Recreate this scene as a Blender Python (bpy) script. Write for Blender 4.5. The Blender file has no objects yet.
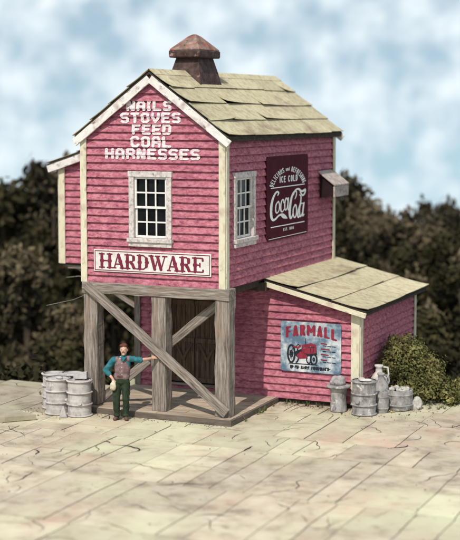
import bpy, bmesh, math, random
import numpy as np
from mathutils import Vector, Matrix, noise
R = math.radians
random.seed(7)
sc = bpy.context.scene
C = sc.collection

# ------------------------------------------------------------------ camera, sky, sun, exposure
cam = bpy.data.cameras.new('camera'); camo = bpy.data.objects.new('camera', cam); C.objects.link(camo)
camo.location = (12.1162, -26.9678, 6.7301)
camo.rotation_euler = (R(90) - 0.0870, 0, 0.4178)
cam.sensor_fit = 'HORIZONTAL'; cam.sensor_width = 36; cam.lens = 36 * 1384.85 / 460
cam.shift_y = -38 / 460
cam.clip_start = 0.5; cam.clip_end = 3000
cam.dof.use_dof = True; cam.dof.focus_distance = 30.6; cam.dof.aperture_fstop = 0.46
sc.camera = camo

EL, AZ = 50, 4
w = bpy.data.worlds.new('World'); sc.world = w; w.use_nodes = True
nt = w.node_tree; nt.nodes.clear(); N = nt.nodes.new; Lk = nt.links.new
out = N('ShaderNodeOutputWorld'); bg = N('ShaderNodeBackground'); sky = N('ShaderNodeTexSky')
sky.sky_type = 'NISHITA'; sky.sun_disc = False; sky.sun_elevation = R(EL); sky.sun_rotation = R(180 - AZ)
sky.air_density = 1.6; sky.dust_density = 0.6; sky.ozone_density = 2.0
tc = N('ShaderNodeTexCoord')
# the yard stands on a high bank, so open sky reaches a little below eye level
off = N('ShaderNodeVectorMath'); off.operation = 'ADD'; off.inputs[1].default_value = (0, 0, 0.34)
Lk(tc.outputs['Generated'], off.inputs[0]); Lk(off.outputs[0], sky.inputs[0])
n1 = N('ShaderNodeTexNoise'); n1.inputs['Scale'].default_value = 34; n1.inputs['Detail'].default_value = 7; n1.inputs['Roughness'].default_value = .56
Lk(tc.outputs['Generated'], n1.inputs['Vector'])
rp = N('ShaderNodeValToRGB'); rp.color_ramp.elements[0].position = .36; rp.color_ramp.elements[0].color = (.26, .26, .26, 1)
rp.color_ramp.elements[1].position = .66; rp.color_ramp.elements[1].color = (1, 1, 1, 1)
Lk(n1.outputs['Fac'], rp.inputs['Fac'])
mx = N('ShaderNodeMix'); mx.data_type = 'RGBA'
hue = N('ShaderNodeMix'); hue.data_type = 'RGBA'; hue.blend_type = 'MULTIPLY'; hue.inputs['Factor'].default_value = 1; hue.inputs['B'].default_value = (.98, 1.10, 1.0, 1); Lk(sky.outputs[0], hue.inputs['A'])
Lk(rp.outputs['Color'], mx.inputs['Factor']); Lk(hue.outputs['Result'], mx.inputs['A']); mx.inputs['B'].default_value = (6.9, 7.6, 7.9, 1)
Lk(mx.outputs['Result'], bg.inputs['Color']); bg.inputs['Strength'].default_value = 0.13
Lk(bg.outputs[0], out.inputs[0])

sun = bpy.data.lights.new('sun', 'SUN'); sun.energy = 3.9; sun.angle = R(0.6); sun.color = (1, .95, .87)
so = bpy.data.objects.new('sun', sun); C.objects.link(so); so.rotation_euler = (R(90 - EL), 0, R(AZ)); so.location = (0, -10, 30)

sc.view_settings.view_transform = 'Standard'; sc.view_settings.look = 'None'
sc.view_settings.gamma = 1; sc.view_settings.use_curve_mapping = False; sc.view_settings.exposure = 0.0

# ------------------------------------------------------------------ materials
def mat(name, cols, scale=(1, 1, 1), nscale=6, detail=6, rough=.85, bump=.3, bscale=None, pos=(.3, .7), spec=.2,
        stain=None, stain_scale=2, stain_pos=(.5, .65), tint=False, bdist=.01, metal=0, extra=None):
    """noise between colours along object coordinates, optional stain layer, optional tint attribute"""
    m = bpy.data.materials.new(name); m.use_nodes = True
    t = m.node_tree; P = t.nodes['Principled BSDF']; n = t.nodes.new; l = t.links.new
    tcn = n('ShaderNodeTexCoord'); mp = n('ShaderNodeMapping'); mp.inputs['Scale'].default_value = scale
    l(tcn.outputs['Object'], mp.inputs[0])
    no = n('ShaderNodeTexNoise'); no.inputs['Scale'].default_value = nscale; no.inputs['Detail'].default_value = detail
    no.inputs['Roughness'].default_value = .65
    l(mp.outputs[0], no.inputs['Vector'])
    r = n('ShaderNodeValToRGB'); l(no.outputs['Fac'], r.inputs['Fac'])
    e = r.color_ramp.elements
    e[0].position, e[1].position = pos; e[0].color = (*cols[0], 1); e[1].color = (*cols[-1], 1)
    for i, c in enumerate(cols[1:-1]):
        x = e.new(pos[0] + (pos[1] - pos[0]) * (i + 1) / (len(cols) - 1)); x.color = (*c, 1)
    col = r.outputs['Color']
    for st in (stain if isinstance(stain, list) else [stain] if stain else []):
        c, ssc, sp, svec = st
        mp2 = n('ShaderNodeMapping'); mp2.inputs['Scale'].default_value = svec; mp2.inputs['Location'].default_value = (ssc * 3.1, 5.7, 2.2)
        l(tcn.outputs['Object'], mp2.inputs[0])
        n2 = n('ShaderNodeTexNoise'); n2.inputs['Scale'].default_value = ssc; n2.inputs['Detail'].default_value = 5; n2.inputs['Roughness'].default_value = .6
        l(mp2.outputs[0], n2.inputs['Vector'])
        mr = n('ShaderNodeMapRange'); mr.inputs['From Min'].default_value = sp[0]; mr.inputs['From Max'].default_value = sp[1]
        l(n2.outputs['Fac'], mr.inputs['Value'])
        mi = n('ShaderNodeMix'); mi.data_type = 'RGBA'; l(mr.outputs[0], mi.inputs['Factor']); l(col, mi.inputs['A']); mi.inputs['B'].default_value = (*c, 1)
        col = mi.outputs['Result']
    if tint:
        at = n('ShaderNodeAttribute'); at.attribute_name = 'tint'
        mu = n('ShaderNodeMix'); mu.data_type = 'RGBA'; mu.blend_type = 'MULTIPLY'; mu.inputs['Factor'].default_value = 1
        l(col, mu.inputs['A']); l(at.outputs['Color'], mu.inputs['B']); col = mu.outputs['Result']
    l(col, P.inputs['Base Color'])
    P.inputs['Roughness'].default_value = rough; P.inputs['Specular IOR Level'].default_value = spec; P.inputs['Metallic'].default_value = metal
    if bump:
        bn = n('ShaderNodeTexNoise'); bn.inputs['Scale'].default_value = bscale or nscale * 2; bn.inputs['Detail'].default_value = 6
        l(mp.outputs[0], bn.inputs['Vector'])
        b = n('ShaderNodeBump'); b.inputs['Strength'].default_value = bump; b.inputs['Distance'].default_value = bdist
        l(bn.outputs['Fac'], b.inputs['Height']); l(b.outputs[0], P.inputs['Normal'])
    return m

M = {}
M['siding'] = mat('pink_paint', [(.20, .055, .082), (.39, .122, .160), (.51, .20, .235)], (1, 1, 2.2), 8, 9, .8, .8, 12, (.32, .64),
                  stain=[((.12, .03, .045), 9, (.60, .70), (1, 1, 2.4)), ((.56, .30, .32), 8, (.62, .76), (1, 1, 2)), ((.20, .05, .085), .55, (.55, .85), (1, 1, 1))], bdist=.02)
M['trim'] = mat('cream_paint', [(.34, .29, .19), (.56, .50, .35), (.64, .59, .44)], (1, 1, .35), 9, 6, .7, .4, 20, (.25, .5),
                stain=[((.20, .15, .11), 7, (.60, .70), (1, 1, .4)), ((.42, .30, .24), 3, (.54, .72), (1, 1, .6))])
M['white_trim'] = mat('white_paint', [(.38, .32, .29), (.62, .57, .53), (.72, .68, .64)], (1, 1, .4), 8, 6, .7, .4, 20, (.25, .5),
                      stain=[((.13, .10, .08), 7, (.57, .66), (1, 1, .5)), ((.40, .30, .27), 3, (.52, .7), (1, 1, 1))])
M['weathered'] = mat('weathered_wood', [(.055, .043, .034), (.22, .185, .155), (.38, .33, .29)], (1, 1, .08), 26, 9, .9, .9, 40, (.30, .70),
                     stain=[((.05, .04, .03), 9, (.6, .75), (1, 1, .12)), ((.30, .20, .15), 2, (.55, .8), (1, 1, .4))], bdist=.02)
M['window_frame'] = mat('worn_grey_paint', [(.26, .21, .19), (.50, .44, .41), (.62, .57, .54)], (1, 1, 1), 14, 6, .8, .5, 30, (.3, .6),
                        stain=[((.14, .10, .09), 12, (.63, .72), (1, 1, .6))])
M['sash'] = mat('sash_paint', [(.62, .58, .54), (.78, .75, .72)], (1, 1, 1), 14, 4, .7, .2)
M['glass'] = mat('dark_glass', [(.004, .004, .004), (.012, .012, .012)], (1, 1, 1), 3, 2, .15, 0, spec=.15)
M['roofing'] = mat('roofing_felt', [(.33, .27, .165), (.50, .43, .275), (.60, .54, .38)], (1, 1, 1), 7, 9, .95, .5, 50, (.28, .72),
                   stain=[((.25, .17, .12), 1.3, (.55, .74), (1, .6, 1)), ((.20, .18, .11), 16, (.60, .72), (1, 1, 1))], tint=True, bdist=.012)
M['roof_edge'] = mat('dark_roof_edge', [(.02, .017, .014), (.07, .055, .045)], (1, 1, 1), 8, 5, .9, .4)
M['roof_cream'] = mat('lean_roofing', [(.34, .31, .24), (.56, .54, .45)], (1, 1, 1), 4, 8, .95, .4, 30, stain=[((.1, .08, .06), 8, (.6, .7), (1, 1, 1))])
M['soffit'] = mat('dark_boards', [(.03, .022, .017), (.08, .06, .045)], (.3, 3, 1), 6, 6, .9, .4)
M['door'] = mat('brown_door_wood', [(.035, .022, .015), (.11, .073, .05), (.17, .12, .085)], (6, 1, .5), 5, 7, .9, .6, 14, (.3, .7))
M['deck'] = mat('deck_wood', [(.20, .14, .10), (.40, .31, .23), (.50, .42, .32)], (.35, 3, 1), 5, 8, .9, .5, 14, (.3, .7), tint=True,
                stain=[((.12, .09, .06), 2, (.6, .78), (1, 1, 1))])
M['deck_edge'] = mat('deck_edge_wood', [(.07, .055, .045), (.19, .155, .125)], (1, 1, .15), 9, 7, .9, .6, 20)
M['rust'] = mat('rusty_metal', [(.025, .014, .012), (.065, .038, .033), (.12, .075, .065)], (1, 1, 1), 6, 8, .75, .6, 14, (.3, .7),
                stain=[((.30, .20, .17), 5, (.63, .73), (1, 1, 1))], bdist=.02)
M['rust_cap'] = mat('rusty_cap', [(.06, .035, .028), (.20, .12, .095), (.34, .24, .20)], (1, 1, 1), 5, 8, .8, .6, 14, (.3, .68),
                    stain=[((.34, .07, .035), 5, (.56, .68), (1, 1, 1)), ((.05, .025, .02), 8, (.6, .7), (1, 1, 1))], bdist=.02)
M['hood'] = mat('hood_wood', [(.15, .11, .095), (.38, .31, .28), (.52, .45, .41)], (1, 1, 1), 9, 7, .9, .5, 20, (.3, .68))
M['dark_red'] = mat('dark_red_hollow', [(.008, .004, .004), (.03, .012, .014)], (1, 1, 1), 6, 6, .9, .4)
M['drum'] = mat('drum_grey', [(.28, .245, .23), (.44, .405, .385), (.54, .51, .49)], (1, 1, 1), 5, 7, .75, .4, 18, (.3, .7),
                stain=[((.24, .19, .17), 5, (.6, .72), (1, 1, 1))])
M['keg'] = mat('old_grey_metal', [(.11, .095, .09), (.28, .26, .25), (.42, .40, .39)], (1, 1, .6), 7, 8, .7, .5, 18, (.3, .7),
               stain=[((.60, .57, .55), 8, (.60, .70), (1, 1, 1)), ((.07, .055, .05), 10, (.62, .7), (1, 1, .5))])
M['sack'] = mat('sackcloth', [(.30, .26, .23), (.52, .48, .44), (.62, .58, .54)], (1, 1, 1), 7, 6, .95, .6, 26)
M['rock'] = mat('pale_rock', [(.22, .19, .17), (.42, .39, .35), (.56, .52, .47)], (1, 1, 1), 6, 8, .95, .8, 12, bdist=.03)
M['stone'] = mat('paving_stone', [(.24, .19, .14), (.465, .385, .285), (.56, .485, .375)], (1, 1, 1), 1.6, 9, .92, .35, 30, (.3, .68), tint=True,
                 stain=[((.60, .58, .39), .30, (.46, .72), (1, 1, 1)), ((.24, .17, .12), 2.3, (.58, .82), (1, 1, 1)), ((.50, .33, .25), .7, (.52, .8), (1, 1, 1)), ((.20, .15, .11), 30, (.64, .74), (1, 1, 1))], bdist=.012)
M['mortar'] = mat('dark_mortar', [(.035, .026, .018), (.10, .075, .055)], (1, 1, 1), 8, 6, 1, .3)
M['crack'] = mat('crack_dirt', [(.02, .014, .01), (.05, .035, .025)], (1, 1, 1), 8, 6, 1, .1)
M['soil'] = mat('bank_soil', [(.02, .015, .009), (.055, .042, .024)], (1, 1, 1), 1.5, 8, 1, .5)
M['bark'] = mat('bark', [(.03, .022, .016), (.09, .07, .05)], (1, 1, .3), 5, 6, 1, .6)
M['maroon'] = mat('maroon_enamel', [(.045, .006, .013), (.085, .014, .024)], (1, 1, 1), 4, 6, .75, .15, spec=.08)
M['offwhite'] = mat('offwhite_lettering', [(.72, .68, .66), (.85, .83, .81)], (1, 1, 1), 14, 6, .8, 0, pos=(.25, .5))
M['gable_white'] = mat('faded_white_lettering', [(.40, .17, .20), (.60, .46, .48), (.72, .64, .63)], (1, 1, 1.8), 12, 9, .9, .2, pos=(.32, .54))
M['sign_white'] = mat('white_signboard', [(.55, .51, .47), (.74, .71, .67)], (1, 1, 1), 5, 6, .7, .2, stain=[((.36, .28, .25), 9, (.64, .74), (1, 1, 1))])
M['letter_red'] = mat('dark_red_lettering', [(.12, .012, .03), (.21, .03, .06)], (1, 1, 1), 9, 5, .8, 0)
M['tin_blue'] = mat('blue_white_tin', [(.10, .16, .23), (.27, .33, .38), (.54, .56, .57), (.66, .65, .63)], (1, 1, 1), 1.9, 6, .5, .15, 12, (.43, .66), spec=.3,
                    stain=[((.08, .13, .19), 5, (.61, .70), (1, 1, 1))])
M['sign_red'] = mat('red_print', [(.15, .012, .028), (.30, .035, .06)], (1, 1, 1), 8, 5, .6, 0)
M['sign_black'] = mat('black_print', [(.008, .01, .014), (.025, .03, .04)], (1, 1, 1), 8, 5, .6, 0)
M['skin'] = mat('skin', [(.48, .27, .19), (.62, .38, .28)], (1, 1, 1), 9, 4, .6, .1, spec=.35)
M['hair'] = mat('reddish_hair', [(.07, .022, .015), (.17, .06, .04)], (1, 1, 3), 40, 4, .7, .6, 60)
M['shirt'] = mat('teal_cloth', [(.012, .085, .11), (.045, .18, .21)], (1, 1, 1), 10, 5, .9, .5, 22)
M['vest'] = mat('mauve_cloth', [(.12, .07, .075), (.27, .18, .18)], (1, 1, 1), 12, 5, .9, .5, 24)
M['trousers'] = mat('green_cloth', [(.010, .018, .009), (.042, .058, .034)], (1, 1, .5), 9, 5, .95, .6, 18)
M['shoe'] = mat('brown_leather', [(.06, .03, .025), (.17, .09, .075)], (1, 1, 1), 12, 5, .6, .3)
M['pale_cloth'] = mat('pale_cloth', [(.45, .38, .27), (.66, .60, .46)], (1, 1, 1), 12, 5, .95, .4)
M['eye'] = mat('eye_dark', [(.01, .008, .006), (.03, .02, .015)], (1, 1, 1), 9, 2, .4, 0)

def leafmat(name, a, b):
    m = mat(name, [a, b], (1, 1, 1), .9, 5, .8, 0, pos=(.35, .65), spec=.1, tint=True)
    return m
M['leaf_dark'] = leafmat('dark_leaves', (.013, .012, .006), (.058, .048, .022))
M['leaf_brown'] = leafmat('brown_leaves', (.028, .022, .012), (.13, .103, .062))
M['leaf_bush'] = leafmat('bush_leaves', (.055, .056, .018), (.21, .19, .072))

# ------------------------------------------------------------------ mesh helpers
class MB:
    def __init__(s): s.v = []; s.f = []; s.t = []; s.smooth = False
    def quad(s, pts, t=1.0):
        i = len(s.v); s.v += [tuple(p) for p in pts]; s.f.append(tuple(range(i, i + len(pts)))); s.t.append(t)
    def box(s, lo, hi, t=1.0):
        x0, y0, z0 = lo; x1, y1, z1 = hi
        i = len(s.v); s.v += [(x0, y0, z0), (x1, y0, z0), (x1, y1, z0), (x0, y1, z0), (x0, y0, z1), (x1, y0, z1), (x1, y1, z1), (x0, y1, z1)]
        for q in ((0, 3, 2, 1), (4, 5, 6, 7), (0, 1, 5, 4), (1, 2, 6, 5), (2, 3, 7, 6), (3, 0, 4, 7)):
            s.f.append(tuple(i + k for k in q)); s.t.append(t)
    def prism(s, top, bot, t=1.0):
        n = len(top); i = len(s.v); s.v += [tuple(p) for p in top] + [tuple(p) for p in bot]
        s.f.append(tuple(i + k for k in range(n))); s.t.append(t)
        s.f.append(tuple(i + n + k for k in reversed(range(n)))); s.t.append(t)
        for k in range(n):
            j = (k + 1) % n; s.f.append((i + k, i + n + k, i + n + j, i + j)); s.t.append(t)
    def lathe(s, prof, seg=32, c=(0, 0, 0), cap=True, wob=0):
        i = len(s.v); n = len(prof)
        for k in range(seg):
            a = 2 * math.pi * k / seg
            for r, z in prof:
                rr = r * (1 + wob * noise.noise(Vector((math.cos(a) * 2 + c[0], math.sin(a) * 2 + c[1], z * 5))))
                s.v.append((c[0] + rr * math.cos(a), c[1] + rr * math.sin(a), c[2] + z))
        for k in range(seg):
            k2 = (k + 1) % seg
            for j in range(n - 1):
                s.f.append((i + k * n + j, i + k2 * n + j, i + k2 * n + j + 1, i + k * n + j + 1)); s.t.append(1)
        if cap:
            s.f.append(tuple(i + k * n + n - 1 for k in range(seg))); s.t.append(1)
            s.f.append(tuple(i + k * n for k in reversed(range(seg)))); s.t.append(1)
    def tube(s, pts, rad, seg=10, caps=True):
        P = [Vector(p) for p in pts]; rings = []
        if not isinstance(rad, (list, tuple)): rad = [rad] * len(P)
        for k, p in enumerate(P):
            d = (P[min(k + 1, len(P) - 1)] - P[max(k - 1, 0)]).normalized()
            a = d.orthogonal().normalized() if abs(d.z) > .9 else d.cross(Vector((0, 0, 1))).normalized()
            b = d.cross(a)
            i = len(s.v); rings.append(i)
            for q in range(seg):
                an = 2 * math.pi * q / seg
                s.v.append(tuple(p + (a * math.cos(an) + b * math.sin(an)) * rad[k]))
        for k in range(len(P) - 1):
            for q in range(seg):
                q2 = (q + 1) % seg
                s.f.append((rings[k] + q, rings[k + 1] + q, rings[k + 1] + q2, rings[k] + q2)); s.t.append(1)
        if caps:
            s.f.append(tuple(rings[0] + q for q in range(seg))); s.t.append(1)
            s.f.append(tuple(rings[-1] + q for q in reversed(range(seg)))); s.t.append(1)
    def ball(s, c, r, seg=16, rings=10):
        if not isinstance(r, (tuple, list)): r = (r, r, r)
        i = len(s.v); s.v.append((c[0], c[1], c[2] - r[2]))
        for k in range(1, rings):
            a = math.pi * k / rings
            for q in range(seg):
                b = 2 * math.pi * q / seg
                s.v.append((c[0] + r[0] * math.sin(a) * math.cos(b), c[1] + r[1] * math.sin(a) * math.sin(b), c[2] - r[2] * math.cos(a)))
        s.v.append((c[0], c[1], c[2] + r[2])); e = len(s.v) - 1
        for q in range(seg):
            q2 = (q + 1) % seg
            s.f.append((i, i + 1 + q2, i + 1 + q)); s.t.append(1)
            for k in range(rings - 2):
                s.f.append((i + 1 + k * seg + q, i + 1 + k * seg + q2, i + 1 + (k + 1) * seg + q2, i + 1 + (k + 1) * seg + q)); s.t.append(1)
            s.f.append((i + 1 + (rings - 2) * seg + q, i + 1 + (rings - 2) * seg + q2, e)); s.t.append(1)
    def capsule(s, a, b, ra, rb):
        a = Vector(a); b = Vector(b); n = 7
        pts = [a.lerp(b, k / (n - 1)) for k in range(n)]; s.tube(pts, [ra + (rb - ra) * k / (n - 1) for k in range(n)], 12)
        s.ball(a, ra, 12, 8); s.ball(b, rb, 12, 8)
    def build(s, name, m, parent=None, smooth=False, matrix=None):
        me = bpy.data.meshes.new(name); me.from_pydata(s.v, [], s.f); me.materials.append(m)
        if any(abs(x - 1) > 1e-6 for x in s.t) or m.name in ('roofing_felt', 'deck_wood', 'paving_stone', 'dark_leaves', 'brown_leaves', 'bush_leaves'):
            at = me.color_attributes.new('tint', 'FLOAT_COLOR', 'CORNER')
            arr = []
            for f, t in zip(s.f, s.t): arr += [t, t, t, 1.0] * len(f)
            at.data.foreach_set('color', arr)
        if smooth: me.polygons.foreach_set('use_smooth', [True] * len(me.polygons))
        me.update()
        o = bpy.data.objects.new(name, me); C.objects.link(o); o.parent = parent
        if matrix is not None: o.matrix_local = matrix
        return o

def tag(o, label=None, cat=None, group=None, kind=None):
    if label: o['label'] = label
    if cat: o['category'] = cat
    if group: o['group'] = group
    if kind: o['kind'] = kind
    return o
def empty(name, loc, rz=0):
    o = bpy.data.objects.new(name, None); C.objects.link(o); o.location = loc; o.rotation_euler = (0, 0, rz); o.empty_display_size = .2
    return o
def copy_tree(o, parent=None):
    c = o.copy(); C.objects.link(c); c.parent = parent
    for ch in list(o.children): copy_tree(ch, c)
    return c
def remesh(o, vox, smooth_it=3):
    m = o.modifiers.new('r', 'REMESH'); m.mode = 'VOXEL'; m.voxel_size = vox; m.use_smooth_shade = True
    if smooth_it:
        s = o.modifiers.new('s', 'SMOOTH'); s.iterations = smooth_it; s.factor = .5
    return o
def bevel(o, wd, seg=2):
    b = o.modifiers.new('b', 'BEVEL'); b.width = wd; b.segments = seg; b.limit_method = 'ANGLE'; return o

def timber(name, p0, p1, wd, th, m, parent=None, normal=(0, -1, 0), rough=.006, bev=.006):
    """one sawn board: local Z runs along it, local Y is its thickness; edges slightly uneven"""
    p0 = Vector(p0); p1 = Vector(p1); z = (p1 - p0); L = z.length; z.normalize()
    y = Vector(normal); y = (y - z * y.dot(z)).normalized(); x = y.cross(z)
    n = max(2, int(L / .12)); b = MB(); sd = p0.x * 3 + p0.z * 5 + p1.y + p1.x * 2
    for k in range(n + 1):
        zz = L * k / n
        for j, (sx, sy) in enumerate(((-1, -1), (1, -1), (1, 1), (-1, 1))):
            q = noise.noise(Vector((sd + zz * 2.3, j * 3.7, sd))) * rough * 2; q2 = noise.noise(Vector((sd + zz * 3.1, j * 5.1, sd + 9))) * rough
            e = noise.noise(Vector((sd, j * 2.2, k * 1.0))) * rough * 1.5 if k in (0, n) else 0
            b.v.append((sx * wd / 2 + q, sy * th / 2 + q2, zz + e))
    for k in range(n):
        for j in range(4):
            j2 = (j + 1) % 4; b.f.append((k * 4 + j, k * 4 + j2, (k + 1) * 4 + j2, (k + 1) * 4 + j)); b.t.append(1)
    b.f.append((3, 2, 1, 0)); b.t.append(1); b.f.append(tuple(n * 4 + j for j in range(4))); b.t.append(1)
    mt = Matrix.Translation(p0) @ Matrix((x, y, z)).transposed().to_4x4()
    o = b.build(name, m, parent, matrix=mt)
    if bev: bevel(o, bev)
    return o

# ------------------------------------------------------------------ clapboard walls
EXPO, PRO = 0.168, 0.058
def sidewob(s, z0): return .006 * noise.noise(Vector((s * 2.2, z0 * 9, 3.3))) + .0035 * noise.noise(Vector((s * 9, z0 * 7, 1.3)))
def prot(s, z, zb):
    k = math.floor((z - zb) / EXPO + 1e-6); fr = (z - zb) / EXPO - k
    return .010 + PRO * (1 - fr ** 1.5) + sidewob(s, zb + k * EXPO) * 1.2
def siding(name, parent, org, dr, nrm, zb, zt, left, right, holes=(), m=None):
    """wall in direction dr from org; left(z), right(z) give its extent; holes = (s0,s1,z0,z1)"""
    org = Vector(org); dr = Vector(dr); nrm = Vector(nrm); b = MB()
    def P(s, z, o): return org + dr * s + nrm * o + Vector((0, 0, z - org.z))
    k = 0
    while zb + k * EXPO < zt - 1e-4:
        z0 = zb + k * EXPO; z1 = min(z0 + EXPO, zt)
        cuts = sorted({z0, z1, z0 + EXPO * .12, z0 + EXPO * .45} | {h for ho in holes for h in ho[2:] if z0 < h < z1})
        cuts = [c for c in cuts if c <= z1]
        for a, c in zip(cuts[:-1], cuts[1:]):
            s0, s1 = min(left(a), left(c)), max(right(a), right(c))
            spans = [(s0, s1)]
            for h in holes:
                if h[2] < c - 1e-5 and h[3] > a + 1e-5:
                    ns = []
                    for q0, q1 in spans:
                        if h[0] > q0: ns.append((q0, min(h[0], q1)))
                        if h[1] < q1: ns.append((max(h[1], q0), q1))
                    spans = [q for q in ns if q[1] - q[0] > 1e-4]
            for q0, q1 in spans:
                n = max(1, int((q1 - q0) / .13)); row = []
                for j in range(n + 1):
                    s = q0 + (q1 - q0) * j / n
                    sa = min(max(s, left(a)), right(a)); scc = min(max(s, left(c)), right(c))
                    zz0 = a + (sidewob(s + 40, z0) * 1.1 if a == z0 and k > 0 else 0)
                    row.append((sa, zz0, prot(s, a + 1e-5, zb), scc, c, prot(s, c - 1e-5, zb)))
                for p, q in zip(row[:-1], row[1:]):
                    ztopa = p[4] + (sidewob(p[0] + 40, z0 + EXPO) * 1.1 if c >= z1 - 1e-6 and z1 < zt - 1e-4 else 0)
                    ztopb = q[4] + (sidewob(q[0] + 40, z0 + EXPO) * 1.1 if c >= z1 - 1e-6 and z1 < zt - 1e-4 else 0)
                    b.quad([P(p[0], p[1], p[2]), P(q[0], q[1], q[2]), P(q[3], ztopb, q[5]), P(p[3], ztopa, p[5])])
                    if a == z0:
                        b.quad([P(p[0], p[1], 0), P(q[0], q[1], 0), P(q[0], q[1], q[2]), P(p[0], p[1], p[2])])
        k += 1
    # back skin
    o = b.build(name, m or M['siding'], parent)
    return o

# ------------------------------------------------------------------ lettering rasteriser
def raster(shapes, u0, u1, v0, v1, cell):
    nu = int((u1 - u0) / cell); nv = int((v1 - v0) / cell); G = np.zeros((nv, nu), bool)
    uu = u0 + (np.arange(nu) + .5) * cell; vv = v0 + (np.arange(nv) + .5) * cell
    for sh in shapes:
        if sh[0] == 'poly':
            pts = sh[1]; xs = [p[0] for p in pts]; ys = [p[1] for p in pts]
            i0, i1 = np.searchsorted(uu, [min(xs), max(xs)]); j0, j1 = np.searchsorted(vv, [min(ys), max(ys)])
            if i1 <= i0 or j1 <= j0: continue
            X, Y = np.meshgrid(uu[i0:i1], vv[j0:j1]); ins = np.zeros(X.shape, bool)
            for (ax, ay), (bx, by) in zip(pts, pts[1:] + pts[:1]):
                if ay == by: continue
                c = ((Y < ay) != (Y < by)) & (X < (bx - ax) * (Y - ay) / (by - ay) + ax); ins ^= c
            if len(sh) > 2 and sh[2]: G[j0:j1, i0:i1] &= ~ins
            else: G[j0:j1, i0:i1] |= ins
        else:
            _, pts, wd = sh[:3]; er = len(sh) > 3
            if not isinstance(wd, (list, tuple)): wd = [wd] * len(pts)
            for (a, b, ra, rb) in zip(pts[:-1], pts[1:], wd[:-1], wd[1:]):
                r = max(ra, rb)
                i0, i1 = np.searchsorted(uu, [min(a[0], b[0]) - r, max(a[0], b[0]) + r]); j0, j1 = np.searchsorted(vv, [min(a[1], b[1]) - r, max(a[1], b[1]) + r])
                if i1 <= i0 or j1 <= j0: continue
                X, Y = np.meshgrid(uu[i0:i1], vv[j0:j1]); dx, dy = b[0] - a[0], b[1] - a[1]; L = dx * dx + dy * dy + 1e-12
                t = np.clip(((X - a[0]) * dx + (Y - a[1]) * dy) / L, 0, 1)
                d = np.hypot(X - a[0] - t * dx, Y - a[1] - t * dy)
                if er: G[j0:j1, i0:i1] &= ~(d < ra + (rb - ra) * t)
                else: G[j0:j1, i0:i1] |= d < ra + (rb - ra) * t
    quads = []
    for j in range(nv):
        row = np.concatenate([[0], G[j].astype(int), [0]]); d = np.diff(row)
        for a, b in zip(np.where(d == 1)[0], np.where(d == -1)[0]): quads.append((u0 + a * cell, u0 + b * cell, v0 + j * cell, v0 + (j + 1) * cell))
    return quads
def print_mesh(name, quads, fn, m, parent, maxlen=None):
    b = MB()
    for a, c, v, w_ in quads:
        n = 1 if not maxlen else max(1, int((c - a) / maxlen))
        for k in range(n):
            p, q = a + (c - a) * k / n, a + (c - a) * (k + 1) / n
            b.quad([fn(p, v), fn(q, v), fn(q, w_), fn(p, w_)])
    return b.build(name, m, parent)
def arc(cx, cy, rx, ry, a0, a1, n=9): return [(cx + rx * math.cos(R(a0 + (a1 - a0) * k / n)), cy + ry * math.sin(R(a0 + (a1 - a0) * k / n))) for k in range(n + 1)]
F = {  # plain stroke letters on a 4 x 6 field
 'A': [[(0, 0), (2, 6), (4, 0)], [(.8, 2.1), (3.2, 2.1)]], 'B': [[(0, 0), (0, 6), (2.6, 6), (3.7, 5), (2.8, 3.2), (0, 3.2)], [(2.8, 3.2), (4, 1.8), (3, 0), (0, 0)]],
 'C': [arc(2, 3, 2, 3, 50, 310, 12)], 'D': [[(0, 0), (0, 6), (2, 6), (4, 4.4), (4, 1.6), (2, 0), (0, 0)]],
 'E': [[(4, 6), (0, 6), (0, 0), (4, 0)], [(0, 3.1), (3.2, 3.1)]], 'F': [[(4, 6), (0, 6), (0, 0)], [(0, 3.1), (3.2, 3.1)]],
 'G': [arc(2, 3, 2, 3, 50, 320, 12) + [(4, 2.7), (2.4, 2.7)]], 'H': [[(0, 0), (0, 6)], [(4, 0), (4, 6)], [(0, 3), (4, 3)]],
 'I': [[(2, 0), (2, 6)]], 'L': [[(0, 6), (0, 0), (4, 0)]], 'M': [[(0, 0), (0, 6), (2, 2.0), (4, 6), (4, 0)]],
 'N': [[(0, 0), (0, 6), (4, 0), (4, 6)]], 'O': [arc(2, 3, 2, 3, 0, 360, 16)], 'R': [[(0, 0), (0, 6), (2.8, 6), (4, 4.6), (2.8, 3), (0, 3)], [(2, 3), (4, 0)]],
 'S': [arc(2, 4.5, 2, 1.5, 35, 250, 8) + arc(2, 1.5, 2, 1.5, 80, -145, 8)], 'T': [[(0, 6), (4, 6)], [(2, 0), (2, 6)]], 'U': [[(0, 6), (0, 1.6)] + arc(2, 1.8, 2, 1.8, 180, 360, 6) + [(4, 6)]],
 'V': [[(0, 6), (2, 0), (4, 6)]], 'W': [[(0, 6), (1, 0), (2, 4), (3, 0), (4, 6)]], 'X': [[(0, 0), (4, 6)], [(0, 6), (4, 0)]], 'Y': [[(0, 6), (2, 3), (4, 6)], [(2, 3), (2, 0)]],
 'a': [arc(2, 2, 1.6, 2, 0, 360, 10), [(3.8, 4), (3.8, 0)]], 'n': [[(.5, 0), (.5, 4), (2.5, 4.2), (3.6, 3), (3.6, 0)]], 'd': [arc(2, 2, 1.6, 2, 0, 360, 10), [(3.8, 6), (3.8, 0)]],
 '1': [[(1, 5), (2, 6), (2, 0)]], '8': [arc(2, 4.5, 1.6, 1.5, 0, 360, 10), arc(2, 1.5, 1.9, 1.6, 0, 360, 10)], '6': [arc(2, 1.8, 1.8, 1.8, 0, 360, 10), [(.2, 2), (1, 5), (3, 6)]], '.': [[(2, 0), (2.1, .1)]], ' ': []}
FB = dict(F)  # heavy square-shouldered wood type
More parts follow.
